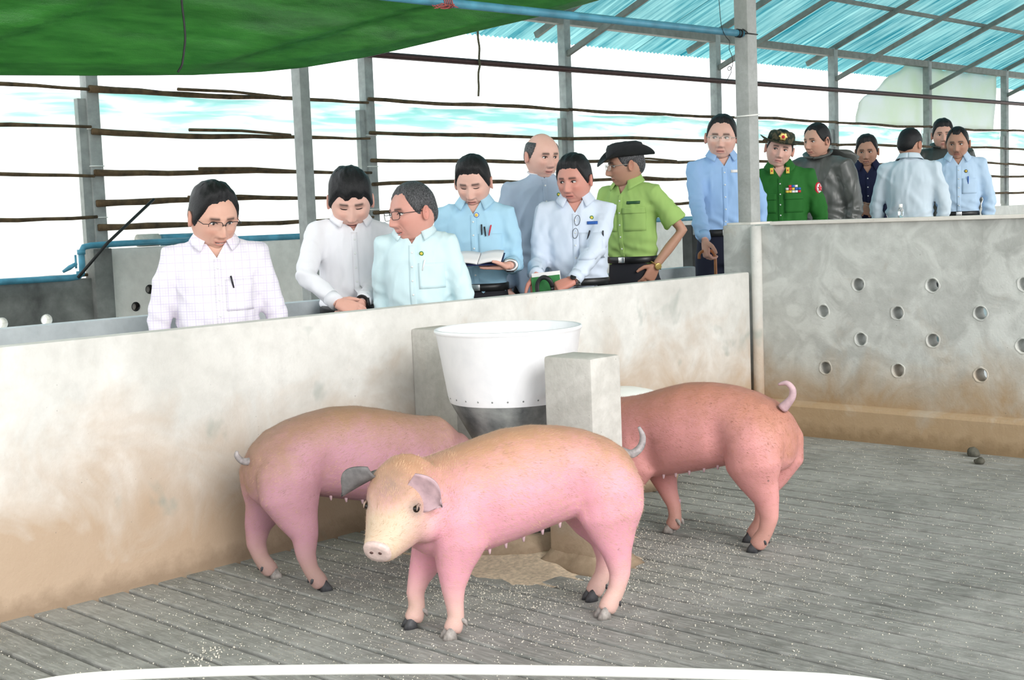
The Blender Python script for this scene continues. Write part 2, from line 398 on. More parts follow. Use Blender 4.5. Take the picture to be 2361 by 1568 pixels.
def curtain_material():
    t = NT('translucent_curtain', .5, 0, .2); p = t.pos(True)
    z = t.sep(p)[2]
    n = t.noise(t.mapping(p, (.5, 1, 6)), 2.2, 4, .55, .6)
    n2 = t.noise(t.mapping(p, (.35, 1, 14)), 2.4, 3)
    band = t.math('MULTIPLY', t.ramp(t.maprange(z, 1.75, 2.55), [(.35, 0), (.75, 1)]), t.ramp(n, [(.42, 0), (.6, 1)]))
    c = t.mix(t.math('MULTIPLY', band, .8), (.98, .985, .965), (.45, .78, .76))
    c = t.mix(t.math('MULTIPLY', t.ramp(n2, [(.6, 0), (.7, 1)]), .25), c, (.80, .86, .70))
    t.n.remove(t.b); d = t.node('ShaderNodeBsdfDiffuse'); tr = t.node('ShaderNodeBsdfTranslucent')
    t.l.new(c, d.inputs[0]); t.l.new(c, tr.inputs[0])
    mx = t.n.new('ShaderNodeMixShader'); mx.inputs[0].default_value = .85; t.l.new(d.outputs[0], mx.inputs[1]); t.l.new(tr.outputs[0], mx.inputs[2])
    t.l.new(mx.outputs[0], t.out.inputs[0]); return t.m
M_curt = curtain_material()
for i in range(len(BX) - 1):
    a, b = BX[i] + .003, BX[i + 1] - .003; nu, nv = 34, 16; P = np.zeros((nu, nv, 3)); rnd = np.random.RandomState(i)
    ztop = 2.50 if i else 2.46; zb = 1.06 if i else .60
    for u in range(nu):
        for v in range(nv):
            fu, fv = u / (nu - 1), v / (nv - 1); x = a + (b - a) * fu; z = ztop + (zb - ztop) * fv
            P[u, v] = (x, BY + .115 + .02 * math.sin(fv * 11 + fu * 3 + i) + .012 * math.sin(fu * 21 + fv * 4), z + .02 * math.sin(fu * 8 + i))
    mb = MB(); mb.slab(P, (0, 1, 0), .004)
    nm_ = 'before the first barn post' if i == 0 else 'just past the %s barn post' % ORD[i - 1]
    tag(mb.build('curtain_sheet', M_curt), 'pale translucent plastic curtain hanging %s' % nm_, 'curtain', 'curtains along the barn side')
# upper torn sheet near the far end
tt = NT('mossy_sheet', .6); p = tt.pos(True); cc = tt.mix(tt.ramp(tt.noise(p, 1.4, 4), [(.35, 0), (.65, 1)]), (.80, .83, .82), (.74, .80, .70))
tt.n.remove(tt.b); tr = tt.node('ShaderNodeBsdfTranslucent'); d_ = tt.node('ShaderNodeBsdfDiffuse'); tt.l.new(cc, tr.inputs[0]); tt.l.new(cc, d_.inputs[0])
mx = tt.n.new('ShaderNodeMixShader'); mx.inputs[0].default_value = .7; tt.l.new(d_.outputs[0], mx.inputs[1]); tt.l.new(tr.outputs[0], mx.inputs[2]); tt.l.new(mx.outputs[0], tt.out.inputs[0])
P = np.zeros((30, 10, 3))
for u in range(30):
    for v in range(10):
        fu, fv = u / 29, v / 9; top = 2.85 + .67 * min(1, fu * 3.2) + .03 * math.sin(fu * 40); P[u, v] = (18.6 + 5.0 * fu, BY + .14 + .015 * math.sin(fu * 14 + fv * 5) - .04 * fv, 2.53 + (top - 2.525) * fv)
mb = MB(); mb.slab(P, (0, 1, 0), .004)
tag(mb.build('torn_sheet', tt.m), 'greenish translucent sheet with ragged top under the far eave', 'sheet')

# ------------------------------------------------------------------ roof: corrugated sheets on purlins and trusses
def roof_material():
    t = NT('translucent_cyan_sheet', .45, 0, .4); p = t.pos(True)
    n = t.noise(t.mapping(p, (9, .35, .35)), 2.0, 4, .6, .3); n2 = t.noise(p, .8, 4)
    c = t.mix(t.ramp(n, [(.35, 0), (.7, 1)]), (.03, .26, .33), (.40, .78, .78)); c = t.mix(t.math('MULTIPLY', t.ramp(n2, [(.5, 0), (.7, 1)]), .35), c, (.55, .85, .82))
    t.n.remove(t.b); d = t.node('ShaderNodeBsdfDiffuse'); tr = t.node('ShaderNodeBsdfTranslucent'); t.l.new(c, d.inputs[0]); t.l.new(c, tr.inputs[0])
    mx = t.n.new('ShaderNodeMixShader'); mx.inputs[0].default_value = .45; t.l.new(d.outputs[0], mx.inputs[1]); t.l.new(tr.outputs[0], mx.inputs[2])
    t.l.new(mx.outputs[0], t.out.inputs[0]); return t.m
M_roof = roof_material()
M_roof2 = plain('aged_metal_sheet', (.42, .44, .43), .6, .2, .15, 4)
SL = math.tan(math.radians(22)); EY, EZ = 10.98, 3.42; RY = 4.9; RZ = EZ + (EY - RY) * SL; FY = -1.2; FZ = RZ - (RY - FY) * .25
roof = tag(empty('roof', (12, RY, RZ)), 'corrugated cyan roof sheets over steel trusses', 'roof', kind='structure')
roof_inv = Matrix.Translation((-12, -RY, -RZ))
def rchild(o): o.parent = roof; o.matrix_parent_inverse = roof_inv; return o
SW = .988; n = 13 * 6
def corr(y0, z0, y1, z1, name):
    P = np.zeros((n + 3, 3, 3))
    for i in range(n + 3):
        x = (i - 1) / n * SW; dz = .011 * math.cos(x / (SW / 13) * 2 * math.pi)
        for j in range(3):
            f = j / 2; P[i, j] = (x, y0 + (y1 - y0) * f, z0 + (z1 - z0) * f + dz)
    mb = MB(); mb.grid(P); return mb
me1 = corr(EY, EZ, RY, RZ, 'r').mesh('roof_sheet', M_roof); me2 = corr(RY, RZ + .02, FY, FZ, 'r').mesh('roof_sheet', M_roof2)
for i in range(24):
    o = bpy.data.objects.new('roof_sheet', me1); COL.objects.link(o); o.location = (4.0 + i * SW, 0, .002 * (i % 2)); rchild(o)
for i in range(30):
    o = bpy.data.objects.new('roof_sheet', me2); COL.objects.link(o); o.location = (-2.0 + i * SW, 0, .002 * (i % 2)); rchild(o)
# purlins
for y in (9.3, 8.25, 7.2, 6.15, 5.1):
    z = EZ + (EY - y) * SL - .016; mb = MB(); mb.box((4.0, y - .025, z - .05), (27.7, y + .025, z)); rchild(mb.build('purlin', M_truss, smooth=False))
# eave beam on the posts
mb = MB(); mb.box((4.0, BY - .05, 3.50), (27.7, BY + .05, 3.60)); rchild(mb.build('eave_beam', M_truss, smooth=False))
def bar(a, b, w, h, name, mat=M_truss):
    a, b = Vector(a), Vector(b); d = (b - a).normalized(); s = d.cross(Vector((0, 0, 1))).normalized() * w / 2; u = s.cross(d).normalized() * h / 2
    mb = MB(); mb.rings([[p + s + u, p - s + u, p - s - u, p + s - u] for p in (a, b)], True); return mb.build(name, mat, smooth=False)
for i, x in enumerate(BX):
    top = lambda y, dz=0: (x, y, EZ + (EY - y) * SL - .10 + dz)
    rchild(bar(top(10.7), top(RY), .05, .07, 'rafter')); rchild(bar(top(10.26, -.47), top(RY, -.47), .05, .06, 'truss_chord'))
    for k, y in enumerate((9.35, 8.3, 7.2, 6.1)):
        rchild(bar(top(y), top(y, -.47), .04, .05, 'truss_web'))
# ------------------------------------------------------------------ fittings of the pen and barn
RMn = np.array(((0.69239, 0.09359, -0.71543), (-0.72051, 0.03711, -0.69245), (-0.03826, 0.99492, 0.09313)))
def at(px, py, ax, val):
    """point of the photograph (px, py) on the world plane ax = val"""
    d = RMn @ np.array([px - 1180.5, -(py - 784.), -3027.]); c = np.array((0, 0, 1.3)); return c + d * ((val - c[ax]) / d[ax])

# green tarpaulin slung above the walkway
def tarp_material():
    t = NT('green_tarpaulin', .36, 0, .5); p = t.pos(True)
    st = t.noise(t.mapping(p, (1.2, 9, 9), (0, .12, 0)), 3, 5, .6, .2); n = t.noise(p, 1.5, 3); w_ = t.noise(p, 220, 2)
    c = t.mix(t.ramp(st, [(.3, 0), (.72, 1)]), (.022, .155, .024), (.07, .34, .055)); c = t.mix(t.math('MULTIPLY', t.ramp(n, [(.45, 0), (.7, 1)]), .4), c, (.04, .24, .045))
    t.n.remove(t.b); pr = t.node('ShaderNodeBsdfPrincipled'); t.l.new(c, pr.inputs['Base Color']); pr.inputs['Roughness'].default_value = .26
    b = t.n.new('ShaderNodeBump'); b.inputs['Strength'].default_value = .5; b.inputs['Distance'].default_value = .006; t.l.new(t.math('ADD', t.math('MULTIPLY', w_, .5), st), b.inputs['Height']); t.l.new(b.outputs[0], pr.inputs['Normal'])
    tr = t.node('ShaderNodeBsdfTranslucent'); t.l.new(t.mix(.5, c, (.10, .55, .05)), tr.inputs[0])
    mx = t.n.new('ShaderNodeMixShader'); mx.inputs[0].default_value = .38; t.l.new(pr.outputs[0], mx.inputs[1]); t.l.new(tr.outputs[0], mx.inputs[2]); t.l.new(mx.outputs[0], t.out.inputs[0])
    return t.m
M_tarp = tarp_material()
TX = [-.6, 1.2, 2.22, 2.68, 3.16, 3.52, 3.76, 4.15, 4.58, 5.05, 5.50, 5.88, 6.16, 6.6]
TZ = [1.90, 1.895, 1.909, 1.93, 1.956, 1.988, 2.02, 2.092, 2.193, 2.304, 2.409, 2.513, 2.60, 2.74]
nu, nv = 200, 150; P = np.zeros((nu, nv, 3))
for u in range(nu):
    x = -.6 + 7.2 * u / (nu - 1); zb = np.interp(x, TX, TZ)
    cy = [3.2, 3.8, 4.35, 4.58, 4.68, 4.77, 4.84, 4.90, 4.98, 5.12, 5.3, 5.5]; cz = [3.9, 3.5, max(2.9, zb + .75), zb + .52, zb + .34, zb + .17, zb + .04, zb, zb + .05, zb + .35, zb + .8, 3.9]
    tt_ = np.linspace(0, 1, len(cy)); vv = np.linspace(0, 1, nv)
    yy = np.interp(vv, tt_, cy); zz = np.interp(vv, tt_, cz)
    for _ in range(3):
        yy[1:-1] = (yy[:-2] + 2 * yy[1:-1] + yy[2:]) / 4; 
    P[u, :, 0] = x; P[u, :, 1] = yy; P[u, :, 2] = zz
Q = P.reshape(-1, 3); nz = fnoise(Q * [1, 1.2, 3.0], 3.2, 3, 2) * .028 + fnoise(Q * [.6, 2, 5.5], 5.5, 4, 2) * .012
def fold_line(z, d0=.012, d1=.10): d = Q[:, 2] - z; return np.where(d > 0, np.exp(-(d / d1) ** 2), np.exp(-(d / d0) ** 2))
crease = fold_line(1.965 + .29 * (Q[:, 0] - 3.1)) * (Q[:, 1] < 4.95) * np.clip((Q[:, 0] - 3.0) / .3, 0, 1)
crease2 = fold_line(2.05 + .42 * (Q[:, 0] - 2.3), .012, .08) * (Q[:, 1] < 4.9) * np.clip((3.6 - Q[:, 0]) / .5, 0, 1)
Q[:, 1] += nz * np.clip((Q[:, 2] - np.interp(Q[:, 0], TX, TZ)) * 6, 0, 1) - .035 * crease - .032 * crease2
P = Q.reshape(nu, nv, 3)
mb = MB(); mb.grid(P); tarp = tag(mb.build('tarpaulin', M_tarp), 'large glossy green tarpaulin sagging over the walkway', 'tarpaulin')
so = tarp.modifiers.new('s', 'SOLIDIFY'); so.thickness = .003

mb = MB(); mb.tube([(6.607, 4.42, 2.318), (5.0, 4.42, 2.296), (4.1, 4.42, 2.283), (2.5, 4.42, 2.27), (-.8, 4.42, 2.25)], .0205, 14)
pipe = tag(mb.build('overhead_pipe', M_blue), 'long blue plastic pipe tied to the concrete column, crossing below the tarpaulin', 'pipe')
for dx in (.02, .032, .05):
    mb = MB(); a = np.linspace(0, 2 * math.pi, 13); mb.tube([(6.60 - dx, 4.42 + .023 * math.cos(q), 2.317 + .023 * math.sin(q)) for q in a], .003, 6); mb.build('wire_loop', M_wire, pipe)
mb = MB(); mb.tube([(6.59, 4.41, 2.342), (6.60, 4.40, 2.335), (6.606, 4.384, 2.32)], .003, 6); mb.build('tie_wire', M_wire, pipe)
mb = MB()
for k in range(5):
    x = 4.19 + .012 * k; a = np.linspace(0, 6.28, 10); mb.tube([(x + .004 * math.sin(q * 2), 4.42 + .024 * math.cos(q), 2.284 + .024 * math.sin(q)) for q in a], .003, 5)
rs = random.Random(3)
for k in range(9):
    x = 4.19 + .05 * rs.random(); pts = [(x, 4.39, 2.27)]
    for j in range(5): pts.append((pts[-1][0] - .03 * rs.random() + (.02 if k % 3 == 0 else 0), 4.39 - .004 * j, pts[-1][2] - .018 * rs.random() + .006))
    mb.tube(pts, .0022, 5)
tag(mb.build('string', M_redstring), 'frayed red string knotted round the overhead blue pipe', 'string')
# wires and rope
def thin(name, pts, r, mat, label, cat):
    mb = MB(); P = np.array(pts, float)
    tt_ = np.linspace(0, 1, len(P)); q = np.linspace(0, 1, len(P) * 5); R = np.stack([np.interp(q, tt_, P[:, i]) for i in range(3)], 1)
    for _ in range(4): R[1:-1] = (R[:-2] + 2 * R[1:-1] + R[2:]) / 4
    mb.tube(R, r, 6); return tag(mb.build(name, mat), label, cat)
thin('hanging_wire', [at(x, y, 1, 4.45) for x, y in [(421, -60), (418, 0), (424, 45), (428, 90), (422, 135), (420, 150), (412, 163), (410, 166)]], .0042, M_wire, 'thin black wire dangling in front of the green tarpaulin', 'wire')
thin('curly_wire', [at(x, y, 1, 4.40) for x, y in [(1657, -10), (1660, 30), (1663, 62), (1672, 84), (1684, 95), (1680, 112), (1688, 128), (1690, 150), (1682, 165), (1676, 158), (1684, 150), (1687, 166), (1680, 178), (1673, 192)]], .002, M_wire, 'curly thin wire hanging beside the concrete column', 'wire')
thin('hanging_rope', [at(x, y, 1, 10.12) for x, y in [(1103, 40), (1101, 85), (1106, 110), (1104, 135), (1107, 150), (1103, 165), (1103, 185), (1104, 200), (1103, 222)]], .012, M_rope, 'frayed knotted rope hanging from the eave over the maroon rail', 'rope')

# far water pipes and oddments on the far wall
def ptube(name, pts, r, mat, label, cat, n=10):
    mb = MB(); mb.tube(pts, r, n); return tag(mb.build(name, mat), label, cat)
yb = 10.02
pts = [(2.6, yb, .96), (5.20, yb, .945), (5.28, yb, .95), (5.315, yb, .98), (5.32, yb, 1.05), (5.32, yb, 1.15), (5.345, yb, 1.19), (5.41, yb, 1.20), (5.7, yb, 1.205), (6.4, yb, 1.205)]
wp = ptube('water_pipe', pts, .026, M_blue, 'blue water pipe stepping up onto the pale far wall', 'pipe', 12)
mb = MB(); mb.tube([(5.30, yb, .955), (5.30, yb, .995)], .034, 10); mb.build('elbow', M_blue, wp)
mb = MB(); mb.tube([(5.32, yb, 1.13), (5.32, yb, 1.17)], .034, 10); mb.build('elbow', M_blue, wp)
mb = MB(); mb.tube([(5.25, yb - .04, 1.06), (5.19, yb - .04, 1.03), (5.13, yb - .04, 1.0)], [.014, .02, .012], 8); mb.tube([(5.24, yb - .05, 1.02), (5.24, yb - .05, 1.13)], .009, 7); mb.build('tap', M_blue, wp)
ptube('pipe_offcut', [(5.92, 10.15, 1.222), (6.12, 10.16, 1.222)], .055, plain('grey_pvc', (.55, .55, .50), .5), 'short grey pipe offcut lying on the pale far wall', 'pipe', 14)
ptube('pipe_offcut', [(6.15, 10.16, 1.218), (6.48, 10.17, 1.218)], .052, M_blue, 'short blue pipe offcut lying on the pale far wall', 'pipe', 14)
ptube('wall_pipe', [(6.6, 10.14, 1.195), (17, 10.14, 1.195)], .03, M_blue, 'blue pipe laid along the top of the pale far wall', 'pipe', 10)
ptube('leaning_stick', [at(180, 640, 1, 9.93), at(248, 560, 1, 9.93), at(355, 459, 1, 9.93)], .013, M_wire, 'dark stick leaning diagonally over the far wall beside the pipe bend', 'stick', 7)
# holes in the far walls: blind in the pale wall, open through the dark one, with added linings
def ycyl(mb, p, r, y0, y1, n=18):
    a_ = np.linspace(0, 2 * math.pi, n, endpoint=False); mb.rings([np.stack([p[0] + r * np.cos(a_), np.full(n, y), p[2] + r * np.sin(a_)], 1) for y in (y0, y1)], True); return mb
cut = MB(); spots = [at(px, py, 1, 10.12) for px, py in [(345, 667), (313, 707), (272, 742)]]
for p in spots: ycyl(cut, p, .040, 10.10, 10.185)
carve(bpy.data.objects['wall_far'], cut, M_far)
def hole_lining(p, r, y0, y1, mat, par, name):
    a_ = np.linspace(0, 2 * math.pi, 19); G = np.stack([np.stack([p[0] + r * np.cos(a_), np.full(19, y), p[2] + r * np.sin(a_)], 1) for y in (y0, y1)], 1); N_ = np.stack([np.cos(a_), 0 * a_, np.sin(a_)], 1)[:, None, :] * np.ones((1, 2, 1))
    mb = MB(); mb.slab(G, N_, .004); return mb.build(name, mat, par)
for p in spots: hole_lining(p, .0405, 10.116, 10.18, M_black, bpy.data.objects['wall_far'], 'dark_hole_lining')  # added black linings, the blind holes' shade put into their colour
cut = MB(); spots = [at(px, py, 1, 10.12) for px, py in [(4, 746), (107, 738)]]
for p in spots: ycyl(cut, p, .048, 10.05, 10.30)
carve(bpy.data.objects['wall_far_left'], cut, M_dark)
for p in spots: hole_lining(p, .0485, 10.112, 10.205, M_white, bpy.data.objects['wall_far_left'], 'bright_hole_lining')  # added white linings, the lit inside of the holes put into their colour

# dark gate of upright boards across the walkway's far wall
g = tag(empty('pen_gate', (7.765, 5.36, .0)), 'dark weathered gate of upright boards beside the far walkway wall', 'gate')
M_gate = plain('dark_weathered_board', (.085, .085, .08), .7, 0, .5, 5, .3); M_gate2 = plain('streaked_board', (.20, .19, .17), .7, 0, .4, 6, .3)
for k in range(6):
    mb = MB(); x = -.42 + k * .10; mb.box((x, -.02, .10 - .0), (x + .092, .02 - .01 * (k % 2), 1.10), bev=.004); mb.build('board', M_gate2 if k in (2, 3, 7) else M_gate, g, smooth=False)
for z in (.2, 1.13):
    mb = MB(); mb.box((-.45, .015 if z < 1 else -.04, z), (.20, .06, z + .07), bev=.006); mb.build('cross_rail', M_lightgrey if z > 1 else M_gate, g, smooth=False)
mb = MB(); mb.box((.17, -.03, -.1), (.23, .05, 1.2)); mb.build('gate_post', M_gate, g, smooth=False)
mb = MB(); mb.box((-.46, -.03, -.1), (-.40, .05, 1.2)); mb.build('gate_post', M_gate, g, smooth=False)

# ------------------------------------------------------------------ feeder between two concrete posts
def galv(name, c1, c2, rough=.4, metallic=.25):
    t = NT(name, rough, metallic, .5); p = t.pos(); n = t.noise(p, 5, 5, .6, .4); n2 = t.noise(t.mapping(p, (1, 1, .25)), 14, 4)
    t.set('Base Color', t.mix(t.ramp(t.math('ADD', t.math('MULTIPLY', n, .7), t.math('MULTIPLY', n2, .3)), [(.38, 0), (.62, 1)]), c2, c1)); t.bump(n2, .06, .004); return t.m
M_hop = galv('galvanised_white', (.92, .93, .95), (.80, .82, .85), .42, .05); M_cone = galv('dirty_galvanised', (.36, .38, .37), (.10, .11, .115), .5, .2)
FX, FY_ = 3.735, 3.635
fd = tag(empty('pig_feeder', (FX, FY_, 0)), 'large round galvanised hopper feeder with white drum and grey cone', 'feeder')
mb = MB(); mb.lathe([(.243, .575), (.250, .60), (.288, .845), (.292, .852), (.296, .858), (.294, .866), (.288, .868), (.284, .86), (.246, .602), (.238, .575)], 64)
mb.f = mb.f[:-2]; mb.mi = mb.mi[:-2]
dr = mb.build('drum', M_hop, fd)
for k in range(26):
    a = k / 26 * 2 * math.pi; mb = MB(); mb.ball((.247 * math.cos(a), .247 * math.sin(a), .598), .0045, 7, 5); mb.build('rivet', M_cone, dr)
mb = MB(); mb.tube([(-.81 * r_, .586 * r_, z_) for r_, z_ in ((.2455, .602), (.264, .73), (.2815, .848))], .0018, 5); mb.build('seam', M_cone, dr)
mb = MB(); mb.lathe([(.243, .60), (.242, .575), (.17, .44), (.115, .335), (.075, .255), (.072, .12), (.068, .12), (.071, .256), (.11, .336), (.165, .44), (.237, .576)], 48); mb.f = mb.f[:-2]; mb.mi = mb.mi[:-2]
mb.build('cone', M_cone, fd)
mb = MB(); mb.lathe([(.0, .09), (.19, .09), (.265, .10), (.285, .155), (.292, .158), (.296, .15), (.28, .085), (.1, .075)], 40); mb.build('trough_ring', M_cone, fd)
mb = MB(); mb.lathe([(.345, -.002), (.34, .04), (.31, .088), (.2, .095), (.0, .096)], 40)
V = np.array(mb.v); V[:, :2] *= (1 + .02 * fnoise(V, 14, 2)[:, None]); mb.v = [tuple(p) for p in V]; mb.build('trough_base', M_post, fd)
for q in (1, -1):
    mb = MB(); mb.tube([(.03 * q, .245 * q, .62), ((.12 if q > 0 else -.09), (.40 if q > 0 else -.375), .62)], .012, 8); mb.build('support_rod', M_wire, fd)

def conc_post(name, x0, x1, y0, y1, h, label, foot):
    o = empty(name, ((x0 + x1) / 2, (y0 + y1) / 2, 0)); tag(o, label, 'post')
    w_, d = (x1 - x0) / 2, (y1 - y0) / 2; mb = MB(); mb.box((-w_, -d, -.01), (w_, d, h), bev=.014); mb.build('shaft', M_post, o, angle=40)
    if foot:
        mb = MB(); R = []
        for z, e in ((-.003, .05), (.015, .035), (.04, .012), (.06, -.002)):
            a = np.linspace(0, 2 * math.pi, 40, endpoint=False); c, s_ = np.cos(a), np.sin(a); q = np.maximum(abs(c), abs(s_))
            R.append(np.stack([(w_ + e) * c / q, (d + e) * s_ / q, np.full(40, z)], 1) + np.stack([.008 * np.sin(a * 5), .008 * np.cos(a * 7), 0 * a], 1) * (e > 0))
        mb.rings(R); mb.build('mortar_foot', M_post, o)
    return o
fp = conc_post('feeder_post', 3.545, 3.715, 3.045, 3.275, .785, 'free standing pale concrete post in front of the hopper feeder', True)
lp = conc_post('feeder_post', 3.80, 3.98, 4.02, 4.291, .833, 'pale concrete post between the hopper feeder and the pen wall', False)
def lump(r, jit, c=(-.09, -.06, .56)):
    mb = MB(); mb.ball(c, r, 16, 10); V = np.array(mb.v); V += (V - np.array(c)) * (jit * fnoise(V, 60, 3)[:, None]); mb.v = [tuple(p) for p in V]; return mb
carve([c for c in lp.children if c.name.startswith('shaft')][0], lump((.036, .034, .046), .18), M_post)
lump((.014, .030, .040), .3, (-.062, -.06, .56)).build('broken_aggregate', M_dark, lp)

# low white dome standing in for an unidentified pale shape beyond the reddish pig
tb = tag(empty('low_white_shape', (4.86, 3.98, 0)), 'low rounded white shape on a rough concrete base by the pen wall', 'feeder')
mb = MB(); mb.lathe([(.25, -.002), (.26, .05), (.25, .10), (.22, .12), (0, .12)], 36); V = np.array(mb.v); V[:, :2] *= (1 + .02 * fnoise(V, 18, 6)[:, None]); mb.v = [tuple(p) for p in V]; mb.build('base', M_post, tb)
mb = MB(); mb.lathe([(.19, .11), (.20, .2), (.205, .32), (.19, .41), (.15, .445), (.08, .462), (0, .465)], 40); mb.build('dome', M_white, tb)

# white hose arching in the foreground
hp = [(.75, 3.75, .012), (.9, 3.55, .02), (1.1, 3.28, .13), (1.408, 2.934, .245), (1.679, 2.646, .25), (1.978, 2.284, .25), (2.301, 1.827, .25), (2.559, 1.421, .25), (2.75, 1.1, .17), (2.9, .8, .04), (3.0, .6, .012)]
P = np.array(hp); q = np.linspace(0, 1, 80); R = np.stack([np.interp(q, np.linspace(0, 1, len(P)), P[:, i]) for i in range(3)], 1)
for _ in range(6): R[1:-1] = (R[:-2] + 2 * R[1:-1] + R[2:]) / 4
R[:, 2] = np.maximum(R[:, 2], .0115)
mb = MB(); mb.tube(R, .0125, 14); tag(mb.build('white_hose', M_white), 'white plastic hose arching low across the pen floor', 'hose')

# dung lumps and spilled feed
M_dung = plain('dried_dung', (.10, .095, .075), .9, 0, .3, 40, .6)
for k, (x, y, r) in enumerate([(6.348, 2.91, .026), (6.172, 2.801, .02)]):
    mb = MB(); mb.ball((0, 0, r * .75), (r * 1.1, r * 1.3, r), 16, 12); V = np.array(mb.v); V *= (1 + .22 * fnoise(V, 90, k + 1)[:, None]); V[:, 2] = np.maximum(V[:, 2], -.001); mb.v = [tuple(p) for p in V]
    tag(mb.build('dung_lump', M_dung, loc=(x, y, 0)), ['larger dark dung lump close to the foot of the holed wall', 'smaller flat dung lump on the slats beside the larger one'][k], 'dung', 'dung lumps on the slats')
M_feed = plain('spilled_meal', (.66, .53, .40), .95, 0, .25, 60, .5)
mb = MB(); n1, n2 = 70, 14; P = np.zeros((n1, n2, 3)); a = np.linspace(0, 2 * math.pi, n1)
for i in range(n1):
    ext = .47 + .05 * math.sin(a[i] * 3 + 1) + .035 * math.sin(a[i] * 7) + .02 * math.sin(a[i] * 13) + .16 * max(0, math.cos(a[i] + 2.3)) ** 3
    for j in range(n2):
        f = j / (n2 - 1); r = .30 + (ext - .30) * f; P[i, j] = (FX + r * math.cos(a[i]), FY_ - .05 + r * math.sin(a[i]), .032 * (1 - f) ** 1.5 - .004 * f + .002 * math.sin(i * 1.7 + j))
mb.grid(P); tag(mb.build('spilled_feed', M_feed), 'pale brown meal spilled around the foot of the feeder', 'feed', kind='stuff')
rng = np.random.RandomState(11); vs = []; fs = []
base = np.array([(1, 0, 0), (-1, 0, 0), (0, 1, 0), (0, -1, 0), (0, 0, 1), (0, 0, -1)], float); bf = [(0, 2, 4), (2, 1, 4), (1, 3, 4), (3, 0, 4), (2, 0, 5), (1, 2, 5), (3, 1, 5), (0, 3, 5)]
cnt = 0
FEET = []
for (mx_, my_), an_, ft_ in (((2.9775, 2.9), 153.2, [(.246, .082), (.329, -.08), (-.269, .099), (-.307, -.098)]), ((3.045, 3.785), -14.3, [(.30, .09), (.264, -.118), (-.299, .14), (-.2215, -.143)]), ((4.165, 3.05), 98, [(.29, .08), (.14, -.055), (-.292, .067), (-.2126, -.06)])):
    ca_, sa_ = math.cos(math.radians(an_)), math.sin(math.radians(an_)); FEET += [(mx_ + f_ * ca_ - l_ * sa_, my_ + f_ * sa_ + l_ * ca_) for f_, l_ in ft_]
def crumb(x, y, s):
    global cnt
    if math.hypot(x - FX, y - FY_) < .355 or math.hypot(x - 4.86, y - 3.98) < .275 or (3.49 < x < 3.77 and 2.99 < y < 3.33) or (3.79 < x < 3.99 and y > 4.01): return
    if any(math.hypot(x - a_, y - b_) < .05 for a_, b_ in FEET) or math.hypot(x - 6.348, y - 2.91) < .05 or math.hypot(x - 6.172, y - 2.801) < .04: return
    q = base * s * rng.uniform(.6, 1.4, 3); th = rng.rand() * 6.28; q = q @ np.array([[math.cos(th), -math.sin(th), 0], [math.sin(th), math.cos(th), 0], [0, 0, 1]])
    b = len(vs); vs.extend((q + [x, y, s * .45]).tolist()); fs.extend([[i + b for i in f] for f in bf])
for k in range(9000):
    r = abs(rng.normal(0, .55)) + .25; th = rng.rand() * 6.28; x = 3.55 + r * math.cos(th) * 1.3; y = 3.3 + r * math.sin(th)
    if x < 6.4 and y < 4.25: crumb(x, y, rng.uniform(.0010, .0026))
for k in range(5000):
    x = rng.uniform(1.6, 6.4); y = rng.uniform(.6, 4.25); crumb(x, y, rng.uniform(.0010, .0026))
for k in range(70):
    crumb(2.14 + rng.normal(0, .05), 3.42 + rng.normal(0, .05), rng.uniform(.002, .004))
mb = MB(); mb.add(vs, fs); tag(mb.build('feed_crumbs', plain('feed_crumb', (.66, .62, .53), .9, 0, .3, 30, 0), smooth=False), 'pale feed crumbs scattered over the slatted floor', 'feed', kind='stuff')
# ------------------------------------------------------------------ pigs
def unit(v): v = np.asarray(v, float); return v / (np.linalg.norm(v) + 1e-12)
def ering(c, U, V, ru, rv, n=20, e=2.0, top=None):
    a = np.linspace(0, 2 * math.pi, n, endpoint=False); ca, sa = np.cos(a), np.sin(a)
    cu = np.sign(ca) * abs(ca) ** (2 / e); sv = np.sign(sa) * abs(sa) ** (2 / e)
    return np.asarray(c) + np.outer(cu * ru, U) + np.outer(sv * rv, V)

